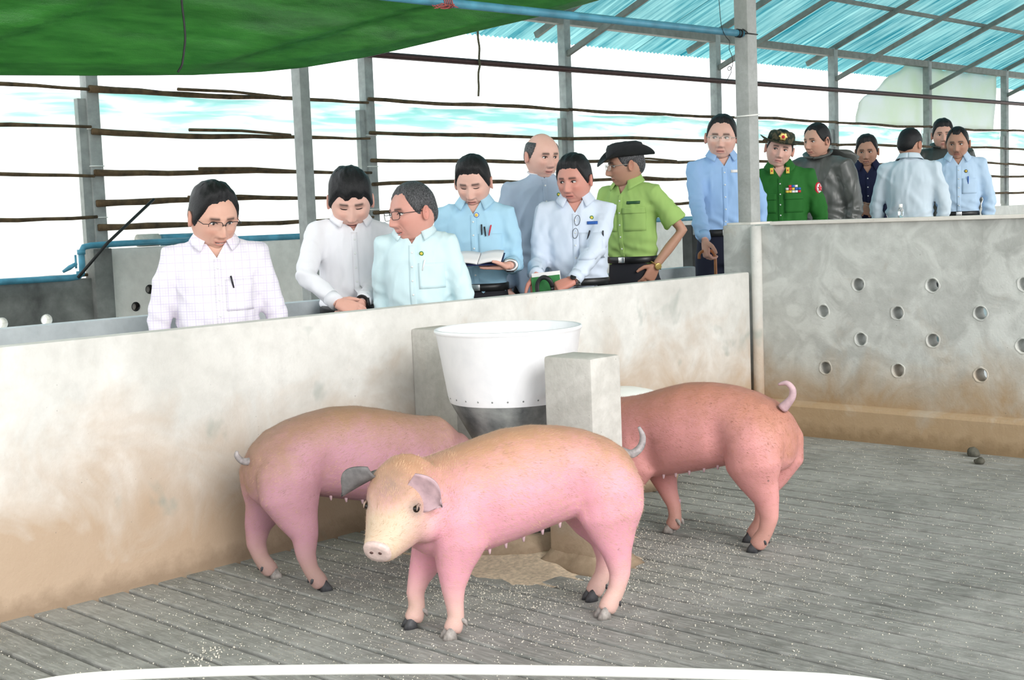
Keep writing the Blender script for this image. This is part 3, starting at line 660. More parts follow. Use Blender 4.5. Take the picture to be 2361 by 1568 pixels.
def pig_skin(name, pink, ginger, cream, grey):
    t = NT(name, .52, 0, .35); p = t.pos(); at_ = t.node('ShaderNodeAttribute', attribute_name='tone')
    r, g, b = t.node('ShaderNodeSeparateColor', Color=at_.outputs['Color']).outputs
    n1 = t.noise(p, 9, 4, .6, .4); hair = t.noise(t.mapping(p, (22, 60, 90)), 4, 4, .65); n3 = t.noise(p, 2.5, 3)
    n4 = t.noise(p, 34, 4, .65); f = t.math('ADD', r, t.math('MULTIPLY', t.math('SUBTRACT', n1, .5), 1.1)); f = t.math('ADD', f, t.math('MULTIPLY', t.math('SUBTRACT', n4, .5), .5)); f = t.math('ADD', f, t.math('MULTIPLY', t.math('SUBTRACT', hair, .5), .9))
    c = t.mix(t.ramp(f, [(.05, 0), (.95, 1)]), pink, ginger)
    c = t.mix(t.math('MULTIPLY', t.ramp(n3, [(.42, 0), (.68, 1)]), .30), c, tuple(x * .72 for x in pink)); c = t.mix(g, c, cream)
    c = t.mix(t.math('MULTIPLY', b, t.ramp(n1, [(.3, .3), (.6, 1)])), c, grey)
    c = t.mix(t.math('MULTIPLY', t.ramp(hair, [(.5, 0), (.75, 1)]), .3), c, tuple(min(1, x * 1.25 + .05) for x in ginger))
    spot = t.math('MULTIPLY', t.ramp(t.vor(p, 16), [(.05, 1), (.09, 0)]), t.ramp(t.noise(p, 6), [(.55, 0), (.62, 1)]))
    c = t.mix(t.math('MULTIPLY', spot, .75), c, (.12, .09, .08))
    t.set('Base Color', c); t.bump(t.math('ADD', hair, t.math('MULTIPLY', n1, .5)), .3, .006)
    t.set('Subsurface Weight', .12); t.set('Subsurface Radius', (.02, .008, .006)); t.set('Subsurface Scale', .4)
    return t.m
M_hoof = plain('pig_hoof', (.30, .27, .25), .5, 0, .5, 40); M_hoofd = plain('dark_pig_hoof', (.05, .05, .055), .5, 0, .5, 40)
M_nose = plain('pig_snout', (.66, .50, .46), .45, 0, .15, 60); M_eye = plain('pig_eye', (.012, .008, .006), .15, 0, 0, 5, 0)
M_nost = plain('nostril', (.10, .05, .045), .6)
hm = MB(); hm.rings([ering((.004, 0, -.001), (1, 0, 0), (0, 1, 0), .024, .0135, 12, 2.6), ering((.002, 0, .014), (1, 0, 0), (0, 1, 0), .021, .0125, 12, 2.5), ering((-.004, 0, .032), (1, 0, 0), (0, 1, 0), .014, .010, 12), ering((-.006, 0, .045), (1, 0, 0), (0, 1, 0), .008, .007, 12)])
me_toe = [hm.mesh('toe', M_hoof), hm.mesh('toe', M_hoofd)]
hm = MB(); hm.tube([(-.002, 0, .052), (-.016, 0, .042), (-.022, 0, .026)], [.008, .008, .003], 8); me_dew = [hm.mesh('dewclaw', M_hoof), hm.mesh('dewclaw', M_hoofd)]

BODY = [  # x, top, bottom, half width
    (-.415, .44, .39, .030), (-.402, .495, .34, .075), (-.375, .532, .31, .112), (-.32, .570, .315, .138), (-.25, .600, .330, .147), (-.17, .618, .318, .148), (-.08, .628, .296, .152),
    (.02, .624, .272, .157), (.11, .604, .252, .158), (.19, .580, .238, .150), (.26, .562, .238, .136), (.315, .552, .262, .118), (.36, .548, .300, .10)]

def pig(label, M, ang, feet, skin, hairm, hyaw, hpitch, hbase, tail, ears=None, dark_ears=False, shift=0.0):
    root = tag(empty('pig', (M[0], M[1], 0), math.radians(ang)), label, 'pig', 'pigs in the pen')
    mb = MB(); B = []
    for x, t, b, hw in BODY: B.append(ering((x, 0, (t + b) / 2), (0, 1, 0), (0, 0, 1), hw, (t - b) / 2, 28, 2.25))
    mb.rings(B)
    # head
    cy, sy, cp, sp = math.cos(hyaw), math.sin(hyaw), math.cos(hpitch), math.sin(hpitch)
    F = np.array((cy * cp, sy * cp, sp)); L = np.array((-sy, cy, 0)); U = np.cross(F, L); hb = np.array(hbase)
    mb.tube([(.27, 0, .41), (.27 + (hb[0] - .27) * .5, hb[1] * .4, .425), hb - F * .01], [(.125, .145), (.118, .135), (.105, .115)], 24, up=(0, 1, 0))
    HS = [(-.07, .10, .105, 0), (.0, .114, .118, 0), (.05, .112, .112, -.006), (.09, .098, .096, -.014), (.13, .084, .080, -.020), (.17, .068, .065, -.022), (.205, .054, .053, -.020), (.232, .045, .044, -.016), (.240, .040, .039, -.015)]
    mb.rings([ering(hb + F * t + U * dz, L, U, a, b, 28, 2.15) for t, a, b, dz in HS])
    for s in (1, -1): mb.ball(hb + F * .06 + L * s * .068 - U * .062, (.056, .056, .058), 14, 10)       # cheeks
    for s in (1, -1): mb.ball(hb + F * .080 + L * s * .058 + U * .048, (.026, .024, .022), 10, 8)          # brows
    # legs: feet order front left, front right, hind left, hind right
    for k, (fx, fy) in enumerate(feet):
        s = 1 if fy > 0 else -1
        if k % 2: s = -1
        else: s = 1
        if k < 2:
            pts = [(.215, .05 * s, .52), (.212, .075 * s, .45), (.215, .090 * s, .37), (.215, .094 * s, .30), (fx * .45 + .225 * .55, fy * .5 + .086 * s * .5, .225), (fx * .8 + .235 * .2 - .004, fy * .85 + .013 * s, .155), (fx - .008, fy, .11), (fx - .012, fy, .065), (fx - .002, fy, .034), (fx + .004, fy, .02)]
            rad = [(.03, .04), (.065, .08), (.070, .102), (.062, .088), (.047, .058), (.031, .035), (.0245, .0275), (.0225, .025), (.026, .030), (.024, .028)]
        else:
            pts = [(-.28, .04 * s, .56), (-.28, .07 * s, .49), (-.288, .088 * s, .41), (-.298, .096 * s, .335), (-.30 * .55 + (fx - .035) * .45, .094 * s * .6 + fy * .4, .268), (fx - .044, fy * .85 + .013 * s, .20), (fx - .050, fy, .135), (fx - .034, fy, .082), (fx - .008, fy, .04), (fx + .004, fy, .02)]
            rad = [(.03, .05), (.068, .10), (.078, .126), (.072, .110), (.052, .076), (.036, .047), (.027, .034), (.0235, .027), (.026, .030), (.024, .028)]
        mb.tube(pts, rad, 16, up=(0, 1, 0) if False else (1, 0, 0.0001))
        for q in (1, -1):
            o = bpy.data.objects.new('hoof_toe', me_toe[k % 2 if dark_ears else (1 if k > 1 else 0)]); COL.objects.link(o); o.parent = root; o.location = (fx + .012, fy + q * .0145, 0); o.rotation_euler = (0, 0, q * .14)
            o = bpy.data.objects.new('dewclaw', me_dew[0 if k < 2 else 1]); COL.objects.link(o); o.parent = root; o.location = (fx - .02, fy + q * .014, 0.008)
    V, Fc = remesh(mb, .0068, 14, .5)
    V += vnormals(V, Fc) * (.003 + .0018 * fnoise(V, 22, ang)[:, None])
    Nn_ = vnormals(V, Fc); sdw = np.abs(Nn_[:, 1]) ** 1.5; gs = lambda cx, cz, sx_, sz_: np.exp(-((V[:, 0] - cx) / sx_) ** 2 - ((V[:, 2] - cz) / sz_) ** 2)
    V = V + Nn_ * (sdw * (-.020 * gs(-.165, .40, .045, .10) - .012 * gs(.125, .36, .04, .10) + .010 * gs(-.29, .44, .07, .09) + .008 * gs(.22, .40, .06, .10) + .006 * gs(0, .42, .08, .10)))[:, None]
    # pigment: r ginger back hair, g pale face, b grey
    tone = np.zeros((len(V), 4)); tone[:, 3] = 1
    hd = (V - hb) @ F; face = np.clip((hd - .02) / .08, 0, 1) * np.clip((.34 - np.linalg.norm(V - hb - F * .08, axis=1)) / .12, 0, 1) * np.clip((V[:, 2] - .27) / .03, 0, 1) * np.clip(1.6 - np.linalg.norm(np.cross(V - hb, F), axis=1) / .09, 0, 1)
    bt = np.interp(V[:, 0], [b[0] for b in BODY], [b[1] for b in BODY])
    tone[:, 0] = np.clip(1 - (bt - V[:, 2]) / .16, 0, 1) * (V[:, 2] > .25); tone[:, 0] = np.maximum(tone[:, 0], .65 * np.clip(1 - np.linalg.norm(V - hb - U * .06, axis=1) / .17, 0, 1))
    tone[:, 1] = face * .9 * np.clip((np.linalg.norm(V - (hb + F * .075 + U * .075), axis=1) - .02) / .07, .25, 1)
    ey_ = [np.clip(1.15 - np.linalg.norm(V - (hb + F * .098 + U * .036 + L * q), axis=1) / .034, 0, 1) for q in (-.085, .085)]
    tone[:, 1] = np.maximum(tone[:, 1], .55 * np.clip((.20 - V[:, 2]) / .12, 0, 1))
    tone[:, 2] = np.maximum.reduce([np.clip((.10 - V[:, 2]) / .1, 0, 1) * .3, np.clip(1 - np.linalg.norm(V - (hb + F * .06 + U * .09), axis=1) / .08, 0, 1) * .75, ey_[0] * .9, ey_[1] * .9])
    me = bpy.data.meshes.new('pig_body'); me.from_pydata(V.tolist(), [], Fc); me.materials.append(skin); me.polygons.foreach_set('use_smooth', [True] * len(me.polygons))
    ca = me.color_attributes.new('tone', 'FLOAT_COLOR', 'POINT'); ca.data.foreach_set('color', tone.ravel())
    body = bpy.data.objects.new('body', me); COL.objects.link(body); body.parent = root
    bvh = BVHTree.FromPolygons([Vector(v) for v in V], Fc)
    def surf(o, d): 
        h = bvh.ray_cast(Vector(o), Vector(d).normalized()); return np.array(h[0]) if h[0] else None
    # bristles: fine flat hairs lying back along the body
    rg = np.random.RandomState(int(abs(ang)) + 3); NB = 22000; Nv = vnormals(V, Fc); pk = rg.choice(len(V), NB); pk = pk[(V[pk, 2] > .17) & (rg.rand(NB) < np.clip((V[pk, 2] - .10) / .34, .15, 1))]
    Pb = V[pk] + rg.normal(0, .003, (len(pk), 3)); Nb = Nv[pk]; Db = np.array((-1.0, 0, -.55)) + rg.normal(0, .22, (len(pk), 3)); hm_ = np.linalg.norm(V[pk] - hb, axis=1) < .2; Db[hm_] = -F + U * .2 + rg.normal(0, .2, (hm_.sum(), 3))
    Db -= Nb * np.sum(Db * Nb, 1, keepdims=True); Db /= np.linalg.norm(Db, axis=1, keepdims=True); ln_ = rg.uniform(.007, .014, (len(pk), 1)); Sd = np.cross(Nb, Db) * .00036
    Pb = Pb - Nb * np.sum((Pb - V[pk]) * Nb, 1, keepdims=True); A3 = np.stack([Pb + Sd + Nb * .0004, Pb - Sd + Nb * .0004, Pb + Db * ln_ + Nb * (.0035 + .003 * rg.rand(len(pk), 1))], 1).reshape(-1, 3)
    mb = MB(); mb.add(A3, np.arange(len(A3)).reshape(-1, 3)); tag(mb.build('bristles', hairm, root, smooth=False), kind='stuff')
    # snout disc
    sn = surf(hb + F * .5 - U * .013, -F); sn = hb + F * .24 if sn is None else sn
    mb = MB(); c0 = sn - F * .012; fl = unit(F + U * .18)
    mb.rings([ering(c0 - fl * .006, L, U, .042, .038, 20), ering(c0 + fl * .010, L, U, .0445, .040, 20, 2.3), ering(c0 + fl * .018, L, U, .040, .036, 20, 2.3), ering(c0 + fl * .0195, L, U, .026, .022, 20), ering(c0 + fl * .018, L, U, .006, .005, 20)])
    so = mb.build('snout', M_nose, root)
    for s in (1, -1):
        mb = MB(); mb.rings([ering(c0 + fl * .016 + L * s * .0145 + U * .001, L, U, .0068, .0058, 10), ering(c0 + fl * .0205 + L * s * .0145 + U * .001, L, U, .0055, .0046, 10)]); mb.build('nostril', M_nost, so)  # convex dark discs for the openings, their shade put into the colour
    mb = MB(); mb.rings([ering(sn - F * .045 - U * .034, L, F, .026, .006, 12), ering(sn - F * .05 - U * .040, L, F, .024, .02, 12)]); mb.build('lower_lip', M_nose, root)
    for s in (1, -1):
        e = surf(hb + F * .096 + L * s * .3 + U * .034, -L * s)
        if e is None: e = hb + F * .096 + L * s * .07 + U * .034
        mb = MB(); mb.ball(e - L * s * .004 + F * .003, .0115, 12, 8); mb.build('eye', M_eye, root)
        mb = MB(); mb.tube([e + F * q[0] + U * q[1] + L * s * .004 for q in ((-.016, -.002), (-.008, .009), (.004, .011), (.014, .003))], [.0015, .0035, .0035, .0015], 8); mb.build('eyelid', M_lidp, root)
    # ears: leaf with thickness; params: base point, tip direction, width direction (head frame: F, L, U)
    for s in (1, -1):
        spec = (ears or {}).get(s, dict(dir=(.25, .85 * s, -.15), wid=(.7, -.1, .6), curl=.25, ln=.115, w=.05))
        loc2 = lambda q: F * q[0] + L * q[1] + U * q[2]
        bs = hb + loc2(spec.get('base', (.012, .078 * s, .080))); D = unit(loc2(spec['dir'])); Wd = loc2(spec['wid']); Wd = unit(Wd - D * D.dot(Wd)); Nn = np.cross(D, Wd); ns, nw = 16, 9; P = np.zeros((ns, nw, 3)); NN = np.zeros((ns, nw, 3))
        for i in range(ns):
            f = i / (ns - 1); hwd = spec['w'] * (.62 + 1.5 * f - 1.0 * f * f) * (1 - f ** 4) ** .8 + .003
            for j in range(nw):
                q = j / (nw - 1) * 2 - 1
                P[i, j] = bs - D * .02 + D * spec['ln'] * f * (1 - .1 * q * q) + Wd * hwd * q + Nn * (spec['curl'] * (q * q) * hwd + spec.get('droop', .02) * f * f) ; NN[i, j] = Nn
        mb = MB(); mb.slab(P, NN, .006); mb.build('ear', M_earp if s == 1 or not dark_ears else M_earg, root)
    mb = MB(); tp = np.array(tail, float); q = np.linspace(0, 1, 24); R = np.stack([np.interp(q, np.linspace(0, 1, len(tp)), tp[:, i]) for i in range(3)], 1)
    for _ in range(5): R[1:-1] = (R[:-2] + 2 * R[1:-1] + R[2:]) / 4
    mb.tube(R, list(np.interp(q, [0, .2, .8, 1], [.021, .015, .0095, .005])), 12); mb.build('tail', M_tailg if dark_ears else M_earp, root)
    for k, x in enumerate((-.13, -.07, -.005, .055, .11)):
        for s in (1, -1):
            p = surf((x, .062 * s, .05), (0, 0, 1))
            if p is None or p[2] > .45: continue
            mb = MB(); mb.tube([p + np.array((0, 0, .006)), p - np.array((0, 0, .006)), p - np.array((0, -.002 * s, .015))], [.0075, .0055, .003], 8); mb.build('teat', M_earp, root)
    return root
M_lidp = plain('pig_eyelid', (.30, .21, .17), .6, 0, .2, 30); M_earp = plain('pink_ear_skin', (.50, .34, .37), .55, 0, .2, 30); M_earg = plain('grey_ear_skin', (.16, .15, .15), .6, 0, .35, 30); M_tailg = plain('grey_tail_skin', (.30, .27, .27), .6, 0, .4, 40)
HB1 = plain('ginger_bristle', (.62, .42, .27), .6, 0, .45, 25, 0); HB2 = plain('tan_bristle', (.48, .32, .20), .6, 0, .5, 25, 0); HB3 = plain('russet_bristle', (.50, .25, .16), .6, 0, .5, 25, 0)
SK1 = pig_skin('pink_pig_skin', (.72, .335, .405), (.50, .275, .17), (.64, .51, .36), (.22, .18, .165))
SK2 = pig_skin('mauve_pig_skin', (.46, .235, .285), (.34, .20, .125), (.5, .36, .26), (.2, .17, .17))
SK3 = pig_skin('reddish_pig_skin', (.66, .30, .29), (.47, .21, .145), (.5, .3, .22), (.2, .14, .13))
pig('pink pig with a pale face and one drooping ear, beside the feeder post', (2.9775, 2.9), 153.2, [(.246, .082), (.329, -.08), (-.269, .099), (-.307, -.098)], SK1, HB1, math.radians(48), math.radians(-30), (.365, .045, .462),
    [(-.37, 0, .515), (-.42, 0, .50), (-.455, 0, .525), (-.462, 0, .56), (-.447, 0, .592)],
    ears={1: dict(base=(.055, .078, .088), dir=(.05, .74, -.62), wid=(-.25, .62, .72), curl=.18, ln=.125, w=.055, droop=.02), -1: dict(base=(.03, -.085, .088), dir=(.12, -.90, -.36), wid=(.55, .1, .75), curl=.8, ln=.145, w=.045, droop=-.015)}, dark_ears=True)
pig('mauve pink pig with a raised grey tail, standing against the low wall', (3.045, 3.785), -14.3, [(.30, .09), (.264, -.118), (-.299, .14), (-.2215, -.143)], SK2, HB2, 0, math.radians(-58), (.40, 0, .36),
    [(-.35, 0, .495), (-.40, 0, .47), (-.435, 0, .475), (-.455, 0, .50), (-.45, 0, .515)], dark_ears=True)
pig('reddish pig with a curled tail, its head hidden behind the concrete post', (4.165, 3.05), 98, [(.29, .08), (.14, -.055), (-.292, .067), (-.2126, -.06)], SK3, HB3, 0, math.radians(-35), (.40, 0, .43),
    [(-.375, 0, .545), (-.415, 0, .585), (-.42, 0, .62), (-.395, 0, .645), (-.36, 0, .635)])
# ------------------------------------------------------------------ people
def skin_material():
    t = NT('skin', .5, 0, .35); a = t.node('ShaderNodeAttribute', attribute_name='col'); p = t.pos(); n = t.noise(p, 60, 3)
    t.set('Base Color', t.mix(t.math('MULTIPLY', n, .25), a.outputs['Color'], t.mix(1.0, a.outputs['Color'], (.8, .62, .58), 'MULTIPLY')))
    t.set('Subsurface Weight', .08); t.set('Subsurface Radius', (.01, .004, .003)); t.set('Subsurface Scale', .3); t.bump(n, .08, .002); return t.m
M_skin = skin_material()
def hair_material(name, c, c2):
    t = NT(name, .5, 0, .3); p = t.pos(); n = t.noise(t.mapping(p, (60, 220, 60)), 2, 4)
    t.set('Base Color', t.mix(t.ramp(n, [(.4, 0), (.75, 1)]), c, c2)); t.bump(n, .5, .004); return t.m
M_hair = hair_material('black_hair', (.006, .006, .007), (.016, .016, .018)); M_hairg = hair_material('greying_hair', (.02, .02, .022), (.16, .16, .17))
def fabric(name, c, rough=.8, plaid=None, sheen=.2):
    t = NT(name, rough, 0, .25); p = t.pos(); n = t.noise(p, 260, 2); n2 = t.noise(p, 7, 3); col = t.mix(t.math('MULTIPLY', n2, .25), c, tuple(x * .86 for x in c))
    if plaid:
        x, y, z = t.sep(p)
        def lines(v, f, w_): return t.math('LESS_THAN', t.math('FRACT', t.math('MULTIPLY', v, f)), w_)
        m1 = t.math('MAXIMUM', lines(y, 30, .09), lines(z, 30, .09)); m2 = t.math('MAXIMUM', lines(y, 90, .2), lines(z, 90, .2))
        col = t.mix(t.math('MULTIPLY', m2, .18), col, plaid); col = t.mix(t.math("MULTIPLY", m1, .28), col, plaid)
    t.set('Base Color', col); t.bump(t.math('ADD', t.math('MULTIPLY', n, .3), n2), .12, .004); return t.m
M_eyew = plain('eye_white', (.78, .74, .72), .3, 0, 0, 5, 0); M_iris = plain('iris', (.015, .010, .008), .2, 0, 0, 5, 0); M_lash = plain('lash', (.03, .018, .015), .6, 0, 0, 5, 0)
M_tooth = plain('teeth', (.8, .78, .72), .3, 0, 0, 5, 0)
M_frame = plain('dark_frame', (.02, .02, .025), .3, .3, 0, 5, 0); M_frames = plain('silver_frame', (.55, .52, .47), .3, .7, 0, 5, 0)
def lens_material():
    t = NT('lens'); t.n.remove(t.b); a = t.node('ShaderNodeBsdfTransparent'); g = t.node('ShaderNodeBsdfGlossy'); g.inputs['Roughness'].default_value = .05
    mx = t.n.new('ShaderNodeMixShader'); mx.inputs[0].default_value = .10; t.l.new(a.outputs[0], mx.inputs[1]); t.l.new(g.outputs[0], mx.inputs[2]); t.l.new(mx.outputs[0], t.out.inputs[0]); return t.m
M_lens = lens_material()
M_belt = plain('black_leather', (.012, .012, .013), .35); M_steel = plain('steel', (.6, .6, .6), .25, .9, .1, 20, 0); M_gold = plain('gold', (.75, .52, .18), .3, .8, .1, 20, 0)
M_trous = fabric('black_trousers', (.022, .022, .028)); M_trousn = fabric('navy_trousers', (.012, .014, .03)); M_shoe = plain('black_shoe', (.015, .014, .014), .3)
M_button = plain('button', (.80, .82, .80), .3, 0, 0, 5, 0)

def sst(x, a, b): t = np.clip((x - a) / (b - a), 0, 1); return t * t * (3 - 2 * t)
def g2(y, z, cy, cz, sy, sz): return np.exp(-((y - cy) / sy) ** 2 - ((z - cz) / sz) ** 2)
NA, NL = 76, 70
def head_grid(fat=0.0, smile=0.0, nose=1.2, jaw=1.0, asym=0):
    a = np.linspace(-math.pi, math.pi, NA, endpoint=False); az = a - .55 * np.sin(a)
    b = np.linspace(math.pi / 2 - .02, -math.pi / 2 + .02, NL); lat = b - .24 * np.sin(2 * b)
    AZ, LA = np.meshgrid(az, lat, indexing='ij'); nx, ny, nz = np.cos(LA) * np.cos(AZ), np.cos(LA) * np.sin(AZ), np.sin(LA)
    h = np.cos(LA); pw = np.where(nz < 0, 2.55, 2.1); h2 = np.clip(1 - np.abs(nz) ** pw, 0, 1) ** (1 / pw)
    cx, sx = np.cos(AZ), np.sin(AZ); z = .1185 * nz
    low = sst(-z, .0, .115)
    y = .0795 * h2 * np.sign(sx) * np.abs(sx) ** .92 * (1 - (.19 - fat * .12) * low * jaw) * (1 + fat * .06)
    xf = .094 * np.where(cx > 0, np.abs(cx) ** .80, 0); xb = -.104 * np.where(cx < 0, np.abs(cx) ** .9, 0)
    x = (xf * (1 - .06 * low) + xb * (1 - .45 * low)) * h2
    x += np.where(cx > 0, -.010 * sst(z, .05, .115), 0)            # forehead slopes back
    w_ = sst(cx, .05, .45)
    ay = np.abs(y); d = np.zeros_like(x)
    d += -.0148 * g2(ay, z, .032, .002, .019, .0125)                 # sockets
    d += .0065 * g2(ay, z, .030, .022, .022, .0075)                 # brow
    d += .0045 * g2(ay, z, .046, -.026, .018, .018) * (1 + fat)     # cheeks
    r = sst(-z, -.022, .040)                                        # nose ridge
    d += nose * (.004 + .020 * r) * np.exp(-(y / (.0075 + .0065 * r)) ** 2) * sst(z, -.056, -.042) * sst(-z, -.026, -.004)
    d += nose * .0075 * g2(ay, z, .0125, -.043, .0065, .0065)
    d += -.004 * g2(ay, z, .0, -.055, .012, .005)
    mz = -.0715 - smile * .004 + smile * 9.0 * y * y                # mouth line curves up with a smile
    d += .0078 * np.exp(-(y / .021) ** 2 - ((z - mz - .0062) / .0048) ** 2) + .0088 * np.exp(-(y / .018) ** 2 - ((z - mz + .0068) / .0052) ** 2)
    d += -.0045 * np.exp(-(y / .024) ** 2 - ((z - mz) / .0022) ** 2)
    d += -.004 * g2(ay, z, .03, -.088, .016, .008)
    d += .0095 * g2(y, z, 0, -.101, .019, .014)                     # chin
    d += -.003 * smile * np.exp(-((ay - .034 - .35 * (-.055 - z) * 0.6) / .004) ** 2) * sst(z, -.08, -.07) * sst(-z, .035, .045)
    ln_ = np.abs(ay - (.017 + .42 * np.clip(-.042 - z, 0, .05))); d += -.0030 * np.exp(-(ln_ / .0035) ** 2) * sst(-z, .040, .048) * sst(z, -.086, -.076)
    d += -.0016 * g2(ay, z, .032, -.014, .016, .0025)
    x = x + d * w_
    P = np.stack([x, y, z], 2)
    lips = (np.exp(-(np.abs(y) / .0235) ** 6) * np.exp(-(np.abs(z - mz) / .0095) ** 4)) * (cx > 0)
    brow = np.exp(-((z - .0225 + 4.0 * (ay - .030) ** 2) / .0050) ** 2) * sst(ay, .010, .016) * sst(-ay, -.052, -.044) * (cx > 0)
    cheek = g2(ay, z, .044, -.03, .022, .022) * (cx > 0); nosec = g2(y, z, 0, -.035, .014, .014) * (cx > 0)
    return P, AZ, lips, brow, cheek, nosec

HAIRLINES = {
    'side': [(0, .080), (25, .080), (42, .070), (56, .036), (72, .000), (84, -.024), (93, .022), (108, .006), (130, -.05), (180, -.070)],
    'short': [(0, .082), (25, .084), (42, .076), (56, .044), (72, .006), (84, -.012), (93, .024), (108, .012), (130, -.04), (180, -.060)],
    'fringe': [(0, .044), (25, .046), (42, .046), (56, .028), (72, -.002), (84, -.030), (93, .012), (108, .0), (130, -.055), (180, -.075)],
    'low': [(0, .070), (25, .068), (42, .066), (56, .036), (72, .000), (84, -.022), (93, .018), (108, .006), (130, -.05), (180, -.070)],
    'receding': [(0, .072), (20, .078), (36, .092), (50, .058), (66, .016), (84, -.016), (93, .020), (108, .008), (130, -.045), (180, -.065)],
    'bald': [(0, .20), (48, .20), (60, .075), (68, .03), (78, .0), (84, -.022), (93, .018), (108, .006), (130, -.05), (180, -.070)],
}
HV = {'side': (.018, .30), 'short': (.012, .2), 'fringe': (.022, .3), 'low': (.016, .4), 'receding': (.011, .25), 'bald': (.008, .1)}

def hand_geo(mb, w, d, n, s, curl=(.5, .6, .4), spread=.06, size=1.0, thumb=(.75, .55, .35)):
    """hand at wrist w, fingers along d, palm facing n, thumb on side s*cross(d, n)"""
    d, n = unit(d), np.asarray(n, float); n = unit(n - d * d.dot(n)); t = np.cross(d, n) * s; w = np.asarray(w, float); z = size
    mb.rings([ering(w - d * .006 * z, t, n, .0265 * z, .020 * z, 14), ering(w, t, n, .028 * z, .020 * z, 14), ering(w + d * .025 * z, t, n, .036 * z, .019 * z, 14, 2.4), ering(w + d * .06 * z, t, n, .041 * z, .016 * z, 14, 2.8), ering(w + d * .092 * z, t, n, .040 * z, .0125 * z, 14, 2.8), ering(w + d * .10 * z, t, n, .034 * z, .008 * z, 14, 2.5)])
    for k, (off, ln) in enumerate(((.030, .070), (.0105, .079), (-.010, .073), (-.0295, .057))):
        p = w + (d * .086 + t * off) * z; a = 0.0; pts = [p]; dirs = unit(d + t * (off * spread / .03))
        for c, f in zip(curl, (.44, .31, .25)):
            a += c * (1 + .06 * k); v = dirs * math.cos(a) + n * math.sin(a); pts.append(pts[-1] + v * ln * f * z)
        mb.tube(pts, [.0100 * z, .0094 * z, .0086 * z, .0066 * z], 10, up=tuple(t))
    p = w + (d * .022 + t * .028 + n * .004) * z; v1 = unit(t * thumb[0] + d * thumb[1] + n * thumb[2]); v2 = unit(v1 * .7 + d * .6 + n * .15); v3 = unit(v2 * .8 + d * .4)
    mb.tube([p - v1 * .01 * z, p + v1 * .036 * z, p + v1 * .036 * z + v2 * .03 * z, p + v1 * .036 * z + v2 * .03 * z + v3 * .024 * z], [.016 * z, .0125 * z, .0105 * z, .0075 * z], 10)

class Person: pass
def ik(S_, W, l1, l2, hint):
    S_, W = np.array(S_, float), np.array(W, float); v = W - S_; L = np.linalg.norm(v)
    if L > (l1 + l2) * .995: W = S_ + v / L * (l1 + l2) * .995; v = W - S_; L = np.linalg.norm(v)
    a = (l1 * l1 - l2 * l2 + L * L) / (2 * L); hh = math.sqrt(max(l1 * l1 - a * a, 0)); u = v / L; hint = np.array(hint, float); hint = unit(hint - u * u.dot(hint)); return S_ + u * a + hint * hh, W

